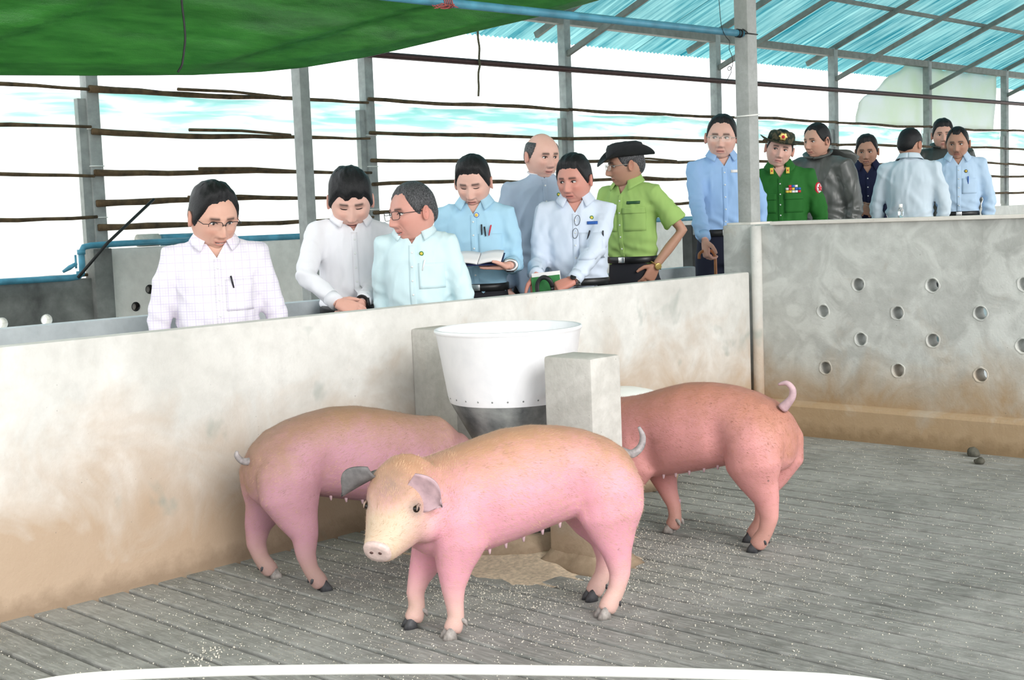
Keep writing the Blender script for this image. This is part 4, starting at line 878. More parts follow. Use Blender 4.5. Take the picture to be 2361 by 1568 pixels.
def person(label, px, cy, Y, byaw=0, hyaw=0, pitch=0, roll=0, hs=1.0, fat=0.0, width=1.0, skin=(.60, .36, .28), hair='side', hairmat=None, shirt=None, trousers=None, arms=None, smile=0.0, gaze=0, closed=False,
           collar=True, untucked=False, shortsleeve=(), lean=.02, nose=1.2, jaw=1.0, vneck=.075, wr=1.0, coat=False, placket=True, headshift=(0, 0), collar_mat=None, flare=0.0):
    q = Person(); hc = at(px, cy, 1, Y); gz = -.2 + .0533 * (hc[0] - 2.5)
    rz = math.atan2(-hc[1], -hc[0]) + math.radians(byaw); q.rz = rz
    h = hc[2] + .1185 * hs - gz; k = h / 1.652; c_, s_ = math.cos(rz), math.sin(rz)
    off = np.array((lean + .02 + headshift[0], headshift[1])); ox, oy = off[0] * c_ - off[1] * s_, off[0] * s_ + off[1] * c_
    q.loc = np.array((hc[0] - ox, hc[1] - oy, gz)); root = tag(empty('person', q.loc, rz), label, 'person', 'visitors at the pig pen'); q.root = root
    q.tol = lambda p: np.array((( p[0] - q.loc[0]) * c_ + (p[1] - q.loc[1]) * s_, -(p[0] - q.loc[0]) * s_ + (p[1] - q.loc[1]) * c_, p[2] - q.loc[2]))
    q.pix = lambda x, y, yy: q.tol(at(x, y, 1, yy))
    hcl = np.array((off[0], off[1], h - .1185 * hs)); q.k = k
    ry = math.radians(hyaw - byaw); rp = math.radians(pitch); rr = math.radians(roll)
    Rm = np.array(Matrix.Rotation(ry, 3, 'Z') @ Matrix.Rotation(rp, 3, 'Y') @ Matrix.Rotation(rr, 3, 'X')); q.H = lambda p: np.asarray(p) * hs @ Rm.T + hcl; q.Rm = Rm
    # --- head
    P, AZ, lips, brow, cheek, nosec = head_grid(fat, smile, nose, jaw)
    hv = P.reshape(-1, 3); cols = np.ones((len(hv), 3)) * np.array(skin)
    L_ = lips.reshape(-1, 1); cols = cols * (1 - .8 * L_) + np.array((skin[0] * .78, skin[1] * .46, skin[2] * .50)) * .8 * L_
    ck = (cheek + nosec * .8).reshape(-1, 1); cols = cols * (1 - .28 * ck) + cols * np.array((1.05, .72, .68)) * .28 * ck
    B_ = brow.reshape(-1, 1); cols = cols * (1 - .92 * B_) + np.array((.02, .015, .014)) * .92 * B_
    mb = MB(); mb.grid(P, close_u=True); i0 = len(mb.v)
    n_top = [i * NL for i in range(NA)]; mb.f.append(tuple(n_top)); mb.f.append(tuple(i * NL + NL - 1 for i in range(NA))[::-1]); mb.mi += [0, 0]
    for s in (1, -1):   # ears
        e = MB(); c = np.array((-.006, .0805 * s * (1 + fat * .06), -.004)); nrm = unit((-.25, s, 0)); U = unit((-.12, 0, 1)); Fd = np.cross(U, nrm)
        e.rings([ering(c - nrm * .008 + U * 0, Fd, U, .010, .018, 14), ering(c + nrm * .002, Fd, U, .016, .027, 14), ering(c + nrm * .008 - Fd * .001, Fd, U, .018, .031, 14), ering(c + nrm * .012, Fd, U, .0165, .0295, 14), ering(c + nrm * .0085, Fd, U, .0125, .0235, 14), ering(c + nrm * .004, Fd, U, .006, .014, 14)])
        V = np.array(e.v); V[:, 2] += 0; V[:, 0] -= .1 * (V[:, 2] + .004) * 0; mb.add(V, e.f); cols = np.vstack([cols, np.ones((len(V), 3)) * np.array((skin[0] * 1.0, skin[1] * .86, skin[2] * .84))])
    HVt = np.array(mb.v); mb.v = [tuple(p) for p in q.H(HVt)]
    hbvh = BVHTree.FromPolygons([Vector(v) for v in HVt], mb.f)
    def hs_(y, z):
        r_ = hbvh.ray_cast(Vector((.3, y, z)), Vector((-1, 0, 0))); return r_[0].x if r_[0] else .08
    # --- skeleton in local metres
    zs = 1.375 * k; sh = .166 * width; l1, l2 = .285 * k, .255 * k
    arms = (arms(q) if callable(arms) else arms) or {}; A = {}
    for s in (1, -1):
        sp = arms.get(s, {}); Sj = np.array((lean * .6, sh * s, zs)); W = sp.get('wrist')
        if W is None: W = np.array((.045, (sh + .05) * s, zs - .525 * k)); hint = (-.5, .9 * s, 0)
        else: hint = sp.get('hint', (-.35, .8 * s, -.5))
        E, W = ik(Sj, W, l1, l2, hint); A[s] = (Sj, E, np.array(W), sp)
    # core body (inside the clothes) and neck
    core = MB()
    def torso(zz, wy, dx, cx=0.0): return ering((cx, 0, zz * k), (0, 1, 0), (1, 0, 0), wy * width, dx, 24, 2.35)
    fb = fat * .05
    core.rings([torso(.88, .135, .085), torso(1.0, .130, .085 + fb), torso(1.15, .140, .092 + fb), torso(1.3, .158, .092, lean * .4), torso(1.38, .125, .080, lean * .6), torso(1.435, .075, .062, lean * .8), torso(1.455, .05, .05, lean * .8)])
    nb = np.array((lean * .7 - .005, 0, 1.40 * k)); nt = q.H((-.022, 0, -.055)); core.tube([nb, (nb + nt) / 2 + np.array((-.004, 0, 0)), nt], [(.062, .060), (.056, .057), (.055, .056)], 20, up=(1, 0, 0))
    for s in (1, -1):
        Sj, E, W, sp = A[s]; core.tube([Sj * [1, .55, 1], Sj, (Sj + E) / 2, E, (E + W) / 2, W], [.034, .040, .038, .035, .033, .026], 12)
        core.tube([(0, .085 * s, .92 * k), (0, .088 * s, .7 * k), (.01, .09 * s, .47 * k), (-.01, .092 * s, .28 * k), (-.015, .094 * s, .06 * k)], [.075, .068, .048, .045, .034], 12)
    V, Fc = remesh(core, .0125, 5); mb.add(V, Fc); cols = np.vstack([cols, np.ones((len(V), 3)) * np.array(skin)])
    for s in (1, -1):
        Sj, E, W, sp = A[s]; hm_ = MB(); hd = sp.get('dir', unit(W - E)); hn = sp.get('palm', (0, -s, 0))
        hand_geo(hm_, W, hd, hn, s * sp.get('tsign', -1), sp.get('curl', (.35, .4, .3)), sp.get('spread', .06), .96 * k, sp.get('thumb', (.75, .55, .35)))
        V, Fc = remesh(hm_, .0034 if sp else .006, 3); mb.add(V, Fc); cols = np.vstack([cols, np.ones((len(V), 3)) * np.array((skin[0] * .98, skin[1] * .88, skin[2] * .85))])
    body = mb.build('body', M_skin, root)
    bmh = bmesh.new(); bmh.from_mesh(body.data); bmesh.ops.recalc_face_normals(bmh, faces=bmh.faces[:]); bmh.to_mesh(body.data); bmh.free()
    ca = body.data.color_attributes.new('col', 'FLOAT_COLOR', 'POINT'); ca.data.foreach_set('color', np.hstack([cols, np.ones((len(cols), 1))]).ravel())
    # --- eyes
    for s in (1, -1):
        ex = hs_(.0315 * s, .002); e = MB()
        if not closed:
            e.ball((0, 0, 0), (.0085, .0135, .0060), 14, 8); e.cur = 1; e.ball((.0052, gaze * .0055, -.0004), (.0048, .0058, .0056), 12, 8)
        V = np.array(e.v).reshape(-1, 3) + np.array((ex - .0018, .0315 * s, .002)) if e.v else None
        if V is not None:
            e.v = [tuple(p) for p in q.H(V)]; e.build('eye', [M_eyew, M_iris], body)
        ld = MB(); arc = [(-.014, -.001 if not closed else .001), (-.008, .0046 if not closed else -.0025), (0, .0060 if not closed else -.0038), (.008, .0046 if not closed else -.0028), (.014, .0002)]
        ld.tube([q.H((hs_(.0315 * s + a_, .002 + b_) + .0026, .0315 * s + a_, .002 + b_)) for a_, b_ in arc], [.0009 * hs, .0021 * hs, .0024 * hs, .0021 * hs, .0009 * hs], 6); ld.build('eyelid', M_lash, body)
    ml = MB(); pts = []
    for yv in np.linspace(-.021, .021, 9):
        zv = -.0715 - smile * .004 + smile * 9.0 * yv * yv; pts.append(q.H((hs_(yv, zv) + .0004, yv, zv)))
    ml.tube(pts, [.0006] + [.0015 * hs] * 7 + [.0006], 6); ml.build('mouth_line', plain('lip_line', (skin[0] * .35, skin[1] * .18, skin[2] * .18), .6, 0, 0, 5, 0) if False else M_lash, body)
    if smile > .65:
        tm_ = MB(); tm_.tube([q.H((hs_(yv, -.0735 - smile * .003 + smile * 8.8 * yv * yv) + .0002, yv, -.0728 - smile * .004 + smile * 9.0 * yv * yv)) for yv in np.linspace(-.015, .015, 9)], [(.0008, .0012)] + [(.0016, .0027)] * 7 + [(.0008, .0012)], 8); tm_.build('teeth', M_tooth, body)
    # --- hair: offset shell over the scalp
    if hair:
        pl = HAIRLINES[hair]; azd = np.degrees(np.abs(AZ)); line = np.interp(azd, [p[0] for p in pl], [p[1] for p in pl])
        rg = np.random.RandomState(abs(int(px)) % 1000); jag = .0016 * np.sin(AZ * 11 + px) + .0007 * np.sin(AZ * 29 + 1.3 * px) + (.010 * AZ if hair == 'side' else 0)
        if hair == 'fringe': jag += .008 * np.sin(AZ * 9 + .6) * np.exp(-(azd / 45) ** 2)
        mm = P[:, :, 2] - line - jag * (np.exp(-(azd / 60) ** 2) + .3); T, up_ = HV[hair]
        nrm = P / np.linalg.norm(P, axis=2, keepdims=True)
        if hair == 'bald': mm = np.minimum(mm, .074 - P[:, :, 2])
        th = T * sst(mm, -.001, .020) * (.42 + .58 * sst(P[:, :, 2], .02, .09)) * (1 + up_ * sst(P[:, :, 2], .06, .115)); th *= 1 + .12 * fnoise(P.reshape(-1, 3) * [1, 2.2, 1], 95, px % 7, 2).reshape(NA, NL)
        if hair in ('side', 'fringe', 'low'): th *= 1 + .25 * sst(nrm[:, :, 1] * (-1), -.2, .8) * sst(P[:, :, 2], .03, .1)
        offs = np.where(mm > 0, th + .0006, np.maximum(mm * .8, -.008)); Q = P + nrm * offs[:, :, None]; keep = mm > -.016; idx = -np.ones((NA, NL), int); vs_ = []; 
        for i in range(NA):
            for j in range(NL):
                if keep[i, j]: idx[i, j] = len(vs_); vs_.append(Q[i, j])
        fs_ = []
        for i in range(NA):
            i2 = (i + 1) % NA
            for j in range(NL - 1):
                f = (idx[i, j], idx[i2, j], idx[i2, j + 1], idx[i, j + 1])
                if min(f) >= 0: fs_.append(f)
        if hair != 'bald' and min(idx[:, 0]) >= 0: fs_.append(tuple(idx[i, 0] for i in range(NA)))
        hmb = MB(); hmb.add(q.H(np.array(vs_)), fs_); ho = hmb.build('hair', hairmat or M_hair, root); q.hair = ho
    # --- shirt
    sm = MB(); shm = shirt; bot = (.80 if untucked else .955); bf = fat * .06
    def st(zz, wy, dx, cx=0.0): return ering((cx, 0, zz * k), (0, 1, 0), (1, 0, 0), wy * width, dx, 28, 2.4)
    rr_ = [st(bot, .160 + flare, .110 + bf + flare * .6), st(bot + .06, .162 + flare * .8, .114 + bf + flare * .5), st(1.08, .163 + flare * .5, .117 + bf, .01), st(1.20, .172 + flare * .2, .120 + bf * .6, .01), st(1.29, .178, .116, lean * .5), st(1.36, .165, .100, lean * .6), st(1.405, .125, .084, lean * .7), st(1.435, .080, .070, lean * .8), st(1.452, .066, .062, lean * .8)]
    sm.rings(rr_)
    cuffs = {}
    for s in (1, -1):
        Sj, E, W, sp = A[s]; end = E + (W - E) * .93
        r = np.array([.050, .064, .060, .056, .052, .050, .047, .037]) * wr
        m1 = Sj + (E - Sj) * .5
        if s in shortsleeve:
            e2 = Sj + (E - Sj) * .80; sm.tube([Sj * [1, .5, 1] + [0, 0, .012], Sj + [0, 0, -.008], m1, e2], [.050, .066, .064, .070], 18); cuffs[s] = e2
        else:
            sm.tube([Sj * [1, .5, 1] + [0, 0, .012], Sj + [0, 0, -.008], m1, Sj + (E - Sj) * .85, E, E + (W - E) * .25, E + (W - E) * .7, end], list(r), 18); cuffs[s] = end
    V, Fc = remesh(sm, .0105, 5)
    N = vnormals(V, Fc)
    if True:
        fold = fnoise(V * [1, 1, .8], 30, px % 11, 2) * .0065 + fnoise(V * [1.6, 1.6, .7], 60, px % 5, 2) * .0028
        for s in (1, -1):
            Sj, E, W, sp = A[s]; dE = np.linalg.norm(V - E, axis=1); fold += .0062 * np.exp(-(dE / .10) ** 2) * np.sin((V @ unit(E - Sj + .5 * (E - W))) * 105 + fnoise(V, 22, px % 3 + 1) * 3.0) * (.6 + .6 * fnoise(V, 15, 8))
            dS = np.linalg.norm(V - (Sj + [.03, -.05 * s, -.12]), axis=1); fold += .0045 * np.exp(-(dS / .09) ** 2) * np.sin(V @ np.array((30, 90 * s, 60)))
        wz = np.exp(-((V[:, 2] - 1.02 * k) / .07) ** 2); fold += .006 * wz * np.sin(V[:, 2] * 95 + V[:, 1] * 40 + fnoise(V, 14, 2) * 2)
        for sd_, fr, am in ((px % 13 + 1, 13, .0075), (px % 17 + 2, 21, .0045)):
            fold += am * (np.exp(-(fnoise(V * [1, 1.3, .75], fr, sd_, 1) / .16) ** 2) - .35)
        V = V + N * np.maximum(fold, -.007)[:, None]
    # open neck, cut along clean lines
    z0 = (1.44 - vneck) * k
    sb = MB(); sb.add(V, Fc); so = sb.build('raincoat' if coat else 'shirt', shm, root); q.shirt = so
    if not coat:
        bm2 = bmesh.new(); bm2.from_mesh(so.data)
        for no, co in (((0, 1, -.62), (0, 0, z0)), ((0, -1, -.62), (0, 0, z0)), ((0, 0, 1), (0, 0, 1.446 * k))):
            geo = [f for f in bm2.faces if f.calc_center_median().z > z0 - .05 and abs(f.calc_center_median().y) < .12]
            geo = list({e for f in geo for e in f.edges}) + geo; geo = list({v for g_ in geo for v in g_.verts}) + geo
            bmesh.ops.bisect_plane(bm2, geom=geo, plane_co=co, plane_no=no, dist=1e-6)
        dead = []
        for f in bm2.faces:
            c = f.calc_center_median()
            if abs(c.y) < .1 and (c.z > 1.446 * k or (c.x > 0 and c.z > z0 and abs(c.y) < (c.z - z0) * .62)): dead.append(f)
        bmesh.ops.delete(bm2, geom=dead, context='FACES'); bmesh.ops.triangulate(bm2, faces=[f for f in bm2.faces if len(f.verts) > 4]); bm2.to_mesh(so.data); bm2.free()
        so.data.polygons.foreach_set('use_smooth', [True] * len(so.data.polygons))
    sbv = BVHTree.FromPolygons([Vector(v) for v in V], Fc); q.bvh = sbv
    def sx(y, z, back=False):
        r_ = sbv.ray_cast(Vector((.6 if not back else -.6, y, z)), Vector((-1 if not back else 1, 0, 0))); return r_[0].x if r_[0] else .11
    q.sx = sx
    def patch(y, z, w_, h_, name, mat, lift=.003, th=.004, nu=8, nv=8, skew=0.0, par=None):
        G = np.zeros((nu, nv, 3))
        for i in range(nu):
            for j in range(nv):
                yy = y + w_ * (i / (nu - 1) - .5) + skew * (j / (nv - 1) - .5); zz_ = z + h_ * (j / (nv - 1) - .5); G[i, j] = (sx(yy, zz_) + lift, yy, zz_)
        m_ = MB(); m_.slab(G, (1, 0, 0), th); return m_.build(name, mat, par or so)
    q.patch = patch
    def disc(y, z, r, name, mats, lift=.003, star=False):
        x = sx(y, z) + lift; o = None; par = so
        for rr2, mat, dx in mats:
            m_ = MB(); m_.rings([ering((x + dx, y, z), (0, 1, 0), (0, 0, 1), r * rr2, r * rr2, 18), ering((x + dx + .0018, y, z), (0, 1, 0), (0, 0, 1), r * rr2 * .92, r * rr2 * .92, 18)]); o = m_.build(name, mat, root if par is so else None); o.parent = so
        return o
    q.disc = disc
    def pen(y, z, ln, mat, tilt=0.0, r=.004):
        x = sx(y, z) + .008; m_ = MB(); m_.tube([(x, y - tilt * ln / 2, z - ln / 2), (x + .002, y, z), (x + .002, y + tilt * ln / 2, z + ln / 2)], [r * .7, r, r], 8); return m_.build('pen', mat, so)
    q.pen = pen
    if collar:
        cm = collar_mat or shirt; zc = 1.448 * k; cxn = lean * .75
        for s in (1, -1):
            na = 14; G = np.zeros((na, 5, 3)); NN = np.zeros((na, 5, 3))
            for i in range(na):
                f = i / (na - 1); a_ = math.pi * (1 - f) + math.radians(26) * f      # from the nape to the front
                rx, ry2 = .070, .068; dirv = np.array((math.cos(a_), math.sin(a_) * s, 0)); zt = zc + .032 - .030 * f ** 2
                base = np.array((cxn + rx * math.cos(a_), ry2 * math.sin(a_) * s, zt)); ln = .034 + .034 * f ** 3
                for j in range(5):
                    g = j / 4; G[i, j] = base + dirv * (.006 + .020 * g + .012 * f * g) + np.array((.010 * f * g, (.018 * s) * f ** 3 * g, -ln * g * (1 if g > .01 else 0) + (.004 if j == 0 else 0)))
                    NN[i, j] = dirv * s
            m_ = MB(); m_.slab(G, NN, .004 * s); m_.build('collar_flap', cm, so)
        # collar stand
        m_ = MB(); R1 = []
        for dz, e_ in ((-.012, .004), (.030, .0)):
            a_ = np.linspace(math.radians(24), math.radians(336), 24); R1.append(np.stack([cxn + (.069 + e_) * np.cos(a_), (.067 + e_) * np.sin(a_), np.full(24, zc) + dz - .028 * np.clip(np.cos(a_), 0, 1) ** 2], 1))
        m_.grid(np.array(R1)); m_.build('collar_stand', cm, so)
    if placket and not coat:
        zt = z0 - .005; zb = 1.0 * k; patch(0, (zt + zb) / 2, .030, zt - zb, 'placket', shirt, .0025, .004, 4, 22)
        for j in range(5):
            zz_ = zt - .035 - j * (zt - zb - .06) / 4.4; x = sx(0, zz_) + .004; m_ = MB(); m_.rings([ering((x, 0, zz_), (0, 1, 0), (0, 0, 1), .0052, .0052, 10), ering((x + .002, 0, zz_), (0, 1, 0), (0, 0, 1), .0045, .0045, 10)]); m_.build('button', M_button, so)
    for s in (1, -1):   # cuffs
        if s in shortsleeve or coat: continue
        Sj, E, W, sp = A[s]; dv = unit(W - E); m_ = MB(); cpt = cuffs[s]; m_.tube([cpt - dv * .035, cpt + dv * .012], [.0405 * wr, .0385 * wr], 18, cap=True); m_.build('cuff', shirt, so)
    # --- trousers, belt, shoes
    tr = trousers or M_trous; tm = MB()
    tm.rings([st(.80, .165, .110), st(.90, .168, .114), st(.965, .160, .110 + bf * .9), st(1.005, .156, .112 + bf * .9)])
    for s in (1, -1): tm.tube([(0, .088 * s, .86 * k), (.0, .092 * s, .68 * k), (.005, .094 * s, .47 * k), (-.005, .095 * s, .25 * k), (0, .096 * s, .07 * k)], [.098, .088, .070, .064, .066], 16, up=(1, 0, 0))
    V, Fc = remesh(tm, .017, 4); m_ = MB(); m_.add(V, Fc); q.tro = m_.build('trousers', tr, root)
    if not untucked:
        m_ = MB(); m_.rings([st(.968, .167, .121 + bf), st(.970, .170, .124 + bf), st(1.004, .169, .123 + bf), st(1.006, .166, .120 + bf)]); bo = m_.build('belt', M_belt, root)
        m_ = MB(); xb_ = .124 + bf; m_.box((xb_ - .003, -.022, .970 * k), (xb_ + .006, .022, 1.004 * k), bev=.003); m_.build('buckle', M_steel, bo)
    for s in (1, -1):
        m_ = MB(); R = []
        for x_, w2, hh in ((-.085, .018, .03), (-.07, .034, .075), (-.02, .040, .085), (.05, .042, .065), (.12, .046, .045), (.165, .036, .035), (.185, .012, .02)): R.append(ering((x_, .096 * s, hh / 2), (0, 1, 0), (0, 0, 1), w2, hh / 2, 14, 2.6))
        m_.rings(R); m_.build('shoe', M_shoe, root)
    q.A = A; q.hs_ = hs_; q.body = body; q.hsc = hs; q.lean = lean; q.wd = width
    return q

def glasses(q, mat=M_frame, w=.027, h=.017, half=False, drop=0.0, lensmat=True):
    g = None; m_ = MB()
    for s in (1, -1):
        c = np.array((max(q.hs_(.0, .008), q.hs_(.0315 * s, .02)) + .007, .0325 * s, -.002 - drop)); a = np.linspace(0, 2 * math.pi, 25)
        if half: a = np.linspace(0, math.pi, 13)
        ca_, sa_ = np.cos(a), np.sin(a); cu = np.sign(ca_) * np.abs(ca_) ** .55; cv = np.sign(sa_) * np.abs(sa_) ** .55
        pts = [q.H(c + np.array((-.006 * abs(u) * (1 if u * s > 0 else .2), w * u, h * v))) for u, v in zip(cu, cv)]
        m_.tube(pts, .0014 * q.hsc, 6, cap=half)
        m_.tube([q.H(c + np.array((-.006, w * s, h * .55))), q.H((c[0] - .02, .074 * s, .004)), q.H((.01, .0835 * s, .006)), q.H((-.012, .083 * s, -.002))], .0015 * q.hsc, 6)
    m_.tube([q.H((c[0] + .001, -.0325 + w * .95, .003 - drop)), q.H((c[0] + .005, 0, .006 - drop)), q.H((c[0] + .001, .0325 - w * .95, .003 - drop))], .0016 * q.hsc, 6)
    g = m_.build('eyeglasses', mat, q.root)
    for s in (1, -1):
        m2 = MB(); a = np.linspace(0, 2 * math.pi, 20, endpoint=False); ca_, sa_ = np.cos(a), np.sin(a); cu = np.sign(ca_) * np.abs(ca_) ** .55; cv = np.sign(sa_) * np.abs(sa_) ** .55
        ring = np.array([q.H((c[0] - .006 * abs(u) * (1 if u * s > 0 else .2), .0325 * s + w * u * .97, c[2] + h * v * .97)) for u, v in zip(cu, cv)]); m2.add(ring, [tuple(range(20))]); m2.build('lens', M_lens, g)
    return g
def watch(q, s, strap, face, r=.019):
    Sj, E, W, sp = q.A[s]; dv = unit(W - E); hn = np.asarray(sp.get('palm', (0, -s, 0)), float); hn = unit(hn - dv * hn.dot(dv)); c = W + dv * .0; m_ = MB(); a = np.linspace(0, 2 * math.pi, 21); t = np.cross(dv, hn)
    m_.tube([c + t * .0335 * math.cos(x) + hn * .027 * math.sin(x) for x in a], [(.009, .003)] * 21, 8, up=tuple(dv)); w_ = m_.build('watch', strap, q.root)
    m2 = MB(); f0 = c - hn * .026; m2.rings([ering(f0, t, dv, r, r, 20), ering(f0 - hn * .008, t, dv, r, r, 20), ering(f0 - hn * .009, t, dv, r * .8, r * .8, 20)]); m2.build('watch_face', face, w_)
SH_white = fabric('white_shirt', (.80, .79, .83)); SH_plaid = fabric('checked_white_shirt', (.80, .76, .82), plaid=(.45, .36, .62)); SH_aqua = fabric('pale_aqua_shirt', (.62, .78, .82))
SH_blue = fabric('sky_blue_shirt', (.40, .64, .80)); SH_grey = fabric('grey_blue_jacket', (.36, .44, .55)); SH_ice = fabric('ice_blue_shirt', (.64, .71, .83)); SH_green = fabric('lime_green_shirt', (.33, .50, .15))
SH_corn = fabric('cornflower_shirt', (.33, .51, .80)); SH_uni = fabric('army_green_shirt', (.020, .135, .022)); SH_navy = fabric('navy_shirt', (.012, .016, .05)); SH_pale = fabric('pale_blue_shirt', (.50, .66, .84)); SH_paler = fabric('whitish_blue_shirt', (.62, .72, .80))
SH_rain = plain('wet_raincoat', (.085, .09, .085), .32, 0, .2, 9, .2); SH_dark = plain('dark_jacket', (.045, .052, .048), .5, 0, .2, 9, .2)
T1, T2, T3, T4 = (.74, .46, .38), (.68, .40, .31), (.48, .27, .19), (.66, .34, .28)
M_red = plain('red_print', (.62, .03, .05), .6, 0, 0, 5, 0); M_whitep = plain('white_print', (.85, .82, .82), .6, 0, 0, 5, 0); M_bluep = plain('blue_print', (.03, .12, .45), .5, 0, 0, 5, 0); M_yel = plain('yellow_print', (.80, .55, .08), .5, 0, 0, 5, 0); M_grn = plain('green_print', (.06, .22, .05), .5, 0, 0, 5, 0); M_camo = None

def add_hat(q, mat, brim, crown, side_up, droop, cz=.048, tilt=0.0, name='hat', front_lift=0.0):
    """soft felt hat on the head: crown (rx, ry, height), brim (front, side) widths"""
    n = 40; a = np.linspace(0, 2 * math.pi, n, endpoint=False); H = lambda x, y, z: q.H((x, y, z + tilt * x))
    m_ = MB(); R = []
    for f, hz in ((1.0, 0), (1.0, .3), (.97, .6), (.88, .85), (.66, .98), (.3, .96), (.05, .93)):
        R.append(np.array([H(-.004 + crown[0] * f * math.cos(x), crown[1] * f * math.sin(x), cz + crown[2] * hz - (.012 * max(0, 1 - abs(math.sin(x)) * 2) if f < .7 else 0)) for x in a]))
    m_.rings(R); ho = m_.build(name, mat, q.root)
    G = np.zeros((n + 1, 7, 3)); NN = np.zeros((n + 1, 7, 3))
    for i in range(n + 1):
        x = a[i % n]; c, s = math.cos(x), math.sin(x)
        for j in range(7):
            g = j / 6; rx = crown[0] + brim[0] * g; ry = crown[1] + brim[1] * g
            z = cz + side_up * abs(s) ** 2 * g ** 1.4 - droop * (c if c > 0 else -c * .2) ** 2 * g + front_lift * g * g * max(0, c) ** 2
            G[i, j] = H(-.004 + rx * c, ry * s * (1 - .10 * g * (side_up > .03)), z); NN[i, j] = q.Rm @ np.array((0, 0, 1))
    b = MB(); b.slab(G, NN, .004); b.build('brim', mat, ho)
    m2 = MB(); m2.rings([np.array([H(-.004 + crown[0] * 1.012 * math.cos(x), crown[1] * 1.012 * math.sin(x), cz + zz) for x in a]) for zz in (.004, .024)], cap=False); m2.build('hat_band', mat, ho)
    return ho

# 1 checked shirt
p = person('man in white checked shirt and glasses smiling down at the pigs', 492, 502, 4.66, byaw=4, hyaw=22, pitch=18, hs=1.10, fat=.45, width=1.0, skin=T2, hair='side', shirt=SH_plaid, smile=.9, lean=.05, vneck=.085)
glasses(p, M_frame, half=True); p.patch(.085, 1.20 * p.k, .115, .13, 'pocket', SH_plaid); p.pen(.055, 1.255 * p.k, .05, M_frame, -.2)
# 2 white shirt, clasped hands
def a2(q):
    R = q.pix(778, 700, 4.86); L = q.pix(836, 698, 4.86)
    return {-1: dict(wrist=R, dir=(.25, .85, -.30), palm=(-.8, .1, -.6), curl=(.30, .5, .4), hint=(-.2, -1, -.35)), 1: dict(wrist=L, dir=(.15, -.8, -.55), palm=(-.8, -.1, .2), curl=(.4, .6, .4), hint=(-1, .25, -.5))}
p = person('man in plain white shirt with a black fringe, hands clasped, head bowed', 808, 464, 5.07, byaw=8, hyaw=2, pitch=24, hs=1.20, fat=.35, width=1.0, skin=T1, hair='fringe', shirt=SH_white, smile=.4, closed=True, lean=.04, arms=a2, trousers=fabric('grey_trousers', (.10, .11, .14)))
watch(p, 1, M_black, M_black, .022)
# 3 aqua shirt, glasses, turned aside
p = person('man in pale aqua shirt and dark glasses turning to speak to his neighbour', 952, 492, 4.59, byaw=-10, hyaw=-58, pitch=4, roll=3, hs=1.13, fat=.1, width=.86, arms=lambda q: {-1: dict(wrist=np.array((.06, -.165, .87 * q.k)), hint=(-1, -.3, 0))}, skin=T4, hair='short', hairmat=M_hairg, shirt=SH_aqua, smile=.8, lean=.03, gaze=-.5)
glasses(p, M_frame, half=False); p.patch(.085, 1.21 * p.k, .11, .12, 'pocket', SH_aqua); p.pen(.055, 1.262 * p.k, .05, M_whitep, .3); p.disc(.045, 1.318 * p.k, .011, 'badge', [(1, M_grn, 0), (.6, M_yel, .0015)])
# 4 sky blue, open notebook
BN = unit((.295, 0, .955)); BU = unit((.955, 0, -.295))          # the notebook's plane in the man's own axes
def a4(q):
    L = q.pix(1176, 612, 4.68); R = L + np.array((0, -.325, 0)) - BU * .06
    return {1: dict(wrist=L, dir=(0, -1, 0), palm=BN, curl=(.04, .06, .06), hint=(-1, .05, -.5), thumb=(.75, .6, .75)), -1: dict(wrist=R, dir=(0, 1, 0), palm=BN, curl=(.04, .06, .06), hint=(-.9, -.35, -.45), thumb=(-.1, .9, .1))}
p = person('man in sky blue shirt reading an open notebook', 1092, 422, 4.98, byaw=-8, hyaw=-14, pitch=20, hs=1.09, width=.96, skin=T1, hair='low', shirt=SH_blue, closed=True, arms=a4, lean=.03, jaw=.8)
p.patch(.085, 1.20 * p.k, .12, .13, 'pocket', SH_blue); p.pen(.045, 1.285 * p.k, .055, M_frame); p.pen(.062, 1.275 * p.k, .05, M_frame, -.1); p.pen(.088, 1.28 * p.k, .055, M_red, .25)
p.disc(.018, 1.36 * p.k, .014, 'badge', [(1, M_bluep, 0), (.8, M_whitep, .001), (.62, M_yel, .002)]); watch(p, 1, M_steel, M_frame, .020); P4 = p
# 5 bald
p = person('bald man in collarless grey blue jacket standing behind two others', 1249, 361, 5.06, byaw=12, hyaw=32, pitch=8, hs=1.08, fat=.6, width=1.02, skin=T1, hair='bald', hairmat=M_hairg, shirt=SH_grey, untucked=True, collar=False, lean=.03, smile=.5, vneck=.02, placket=True, gaze=.5)
m_ = MB(); m_.tube([(p.lean * .75 + .072 * math.cos(x), .070 * math.sin(x), 1.452 * p.k - .014 * math.cos(x)) for x in np.linspace(0, 2 * math.pi, 26)], [(.014, .005)] * 26, 8, up=(0, 0, 1)); m_.build('white_collar_band', SH_white, p.shirt)
p.disc(.075, 1.335 * p.k, .011, 'badge', [(1, M_grn, 0), (.6, M_yel, .0015)])
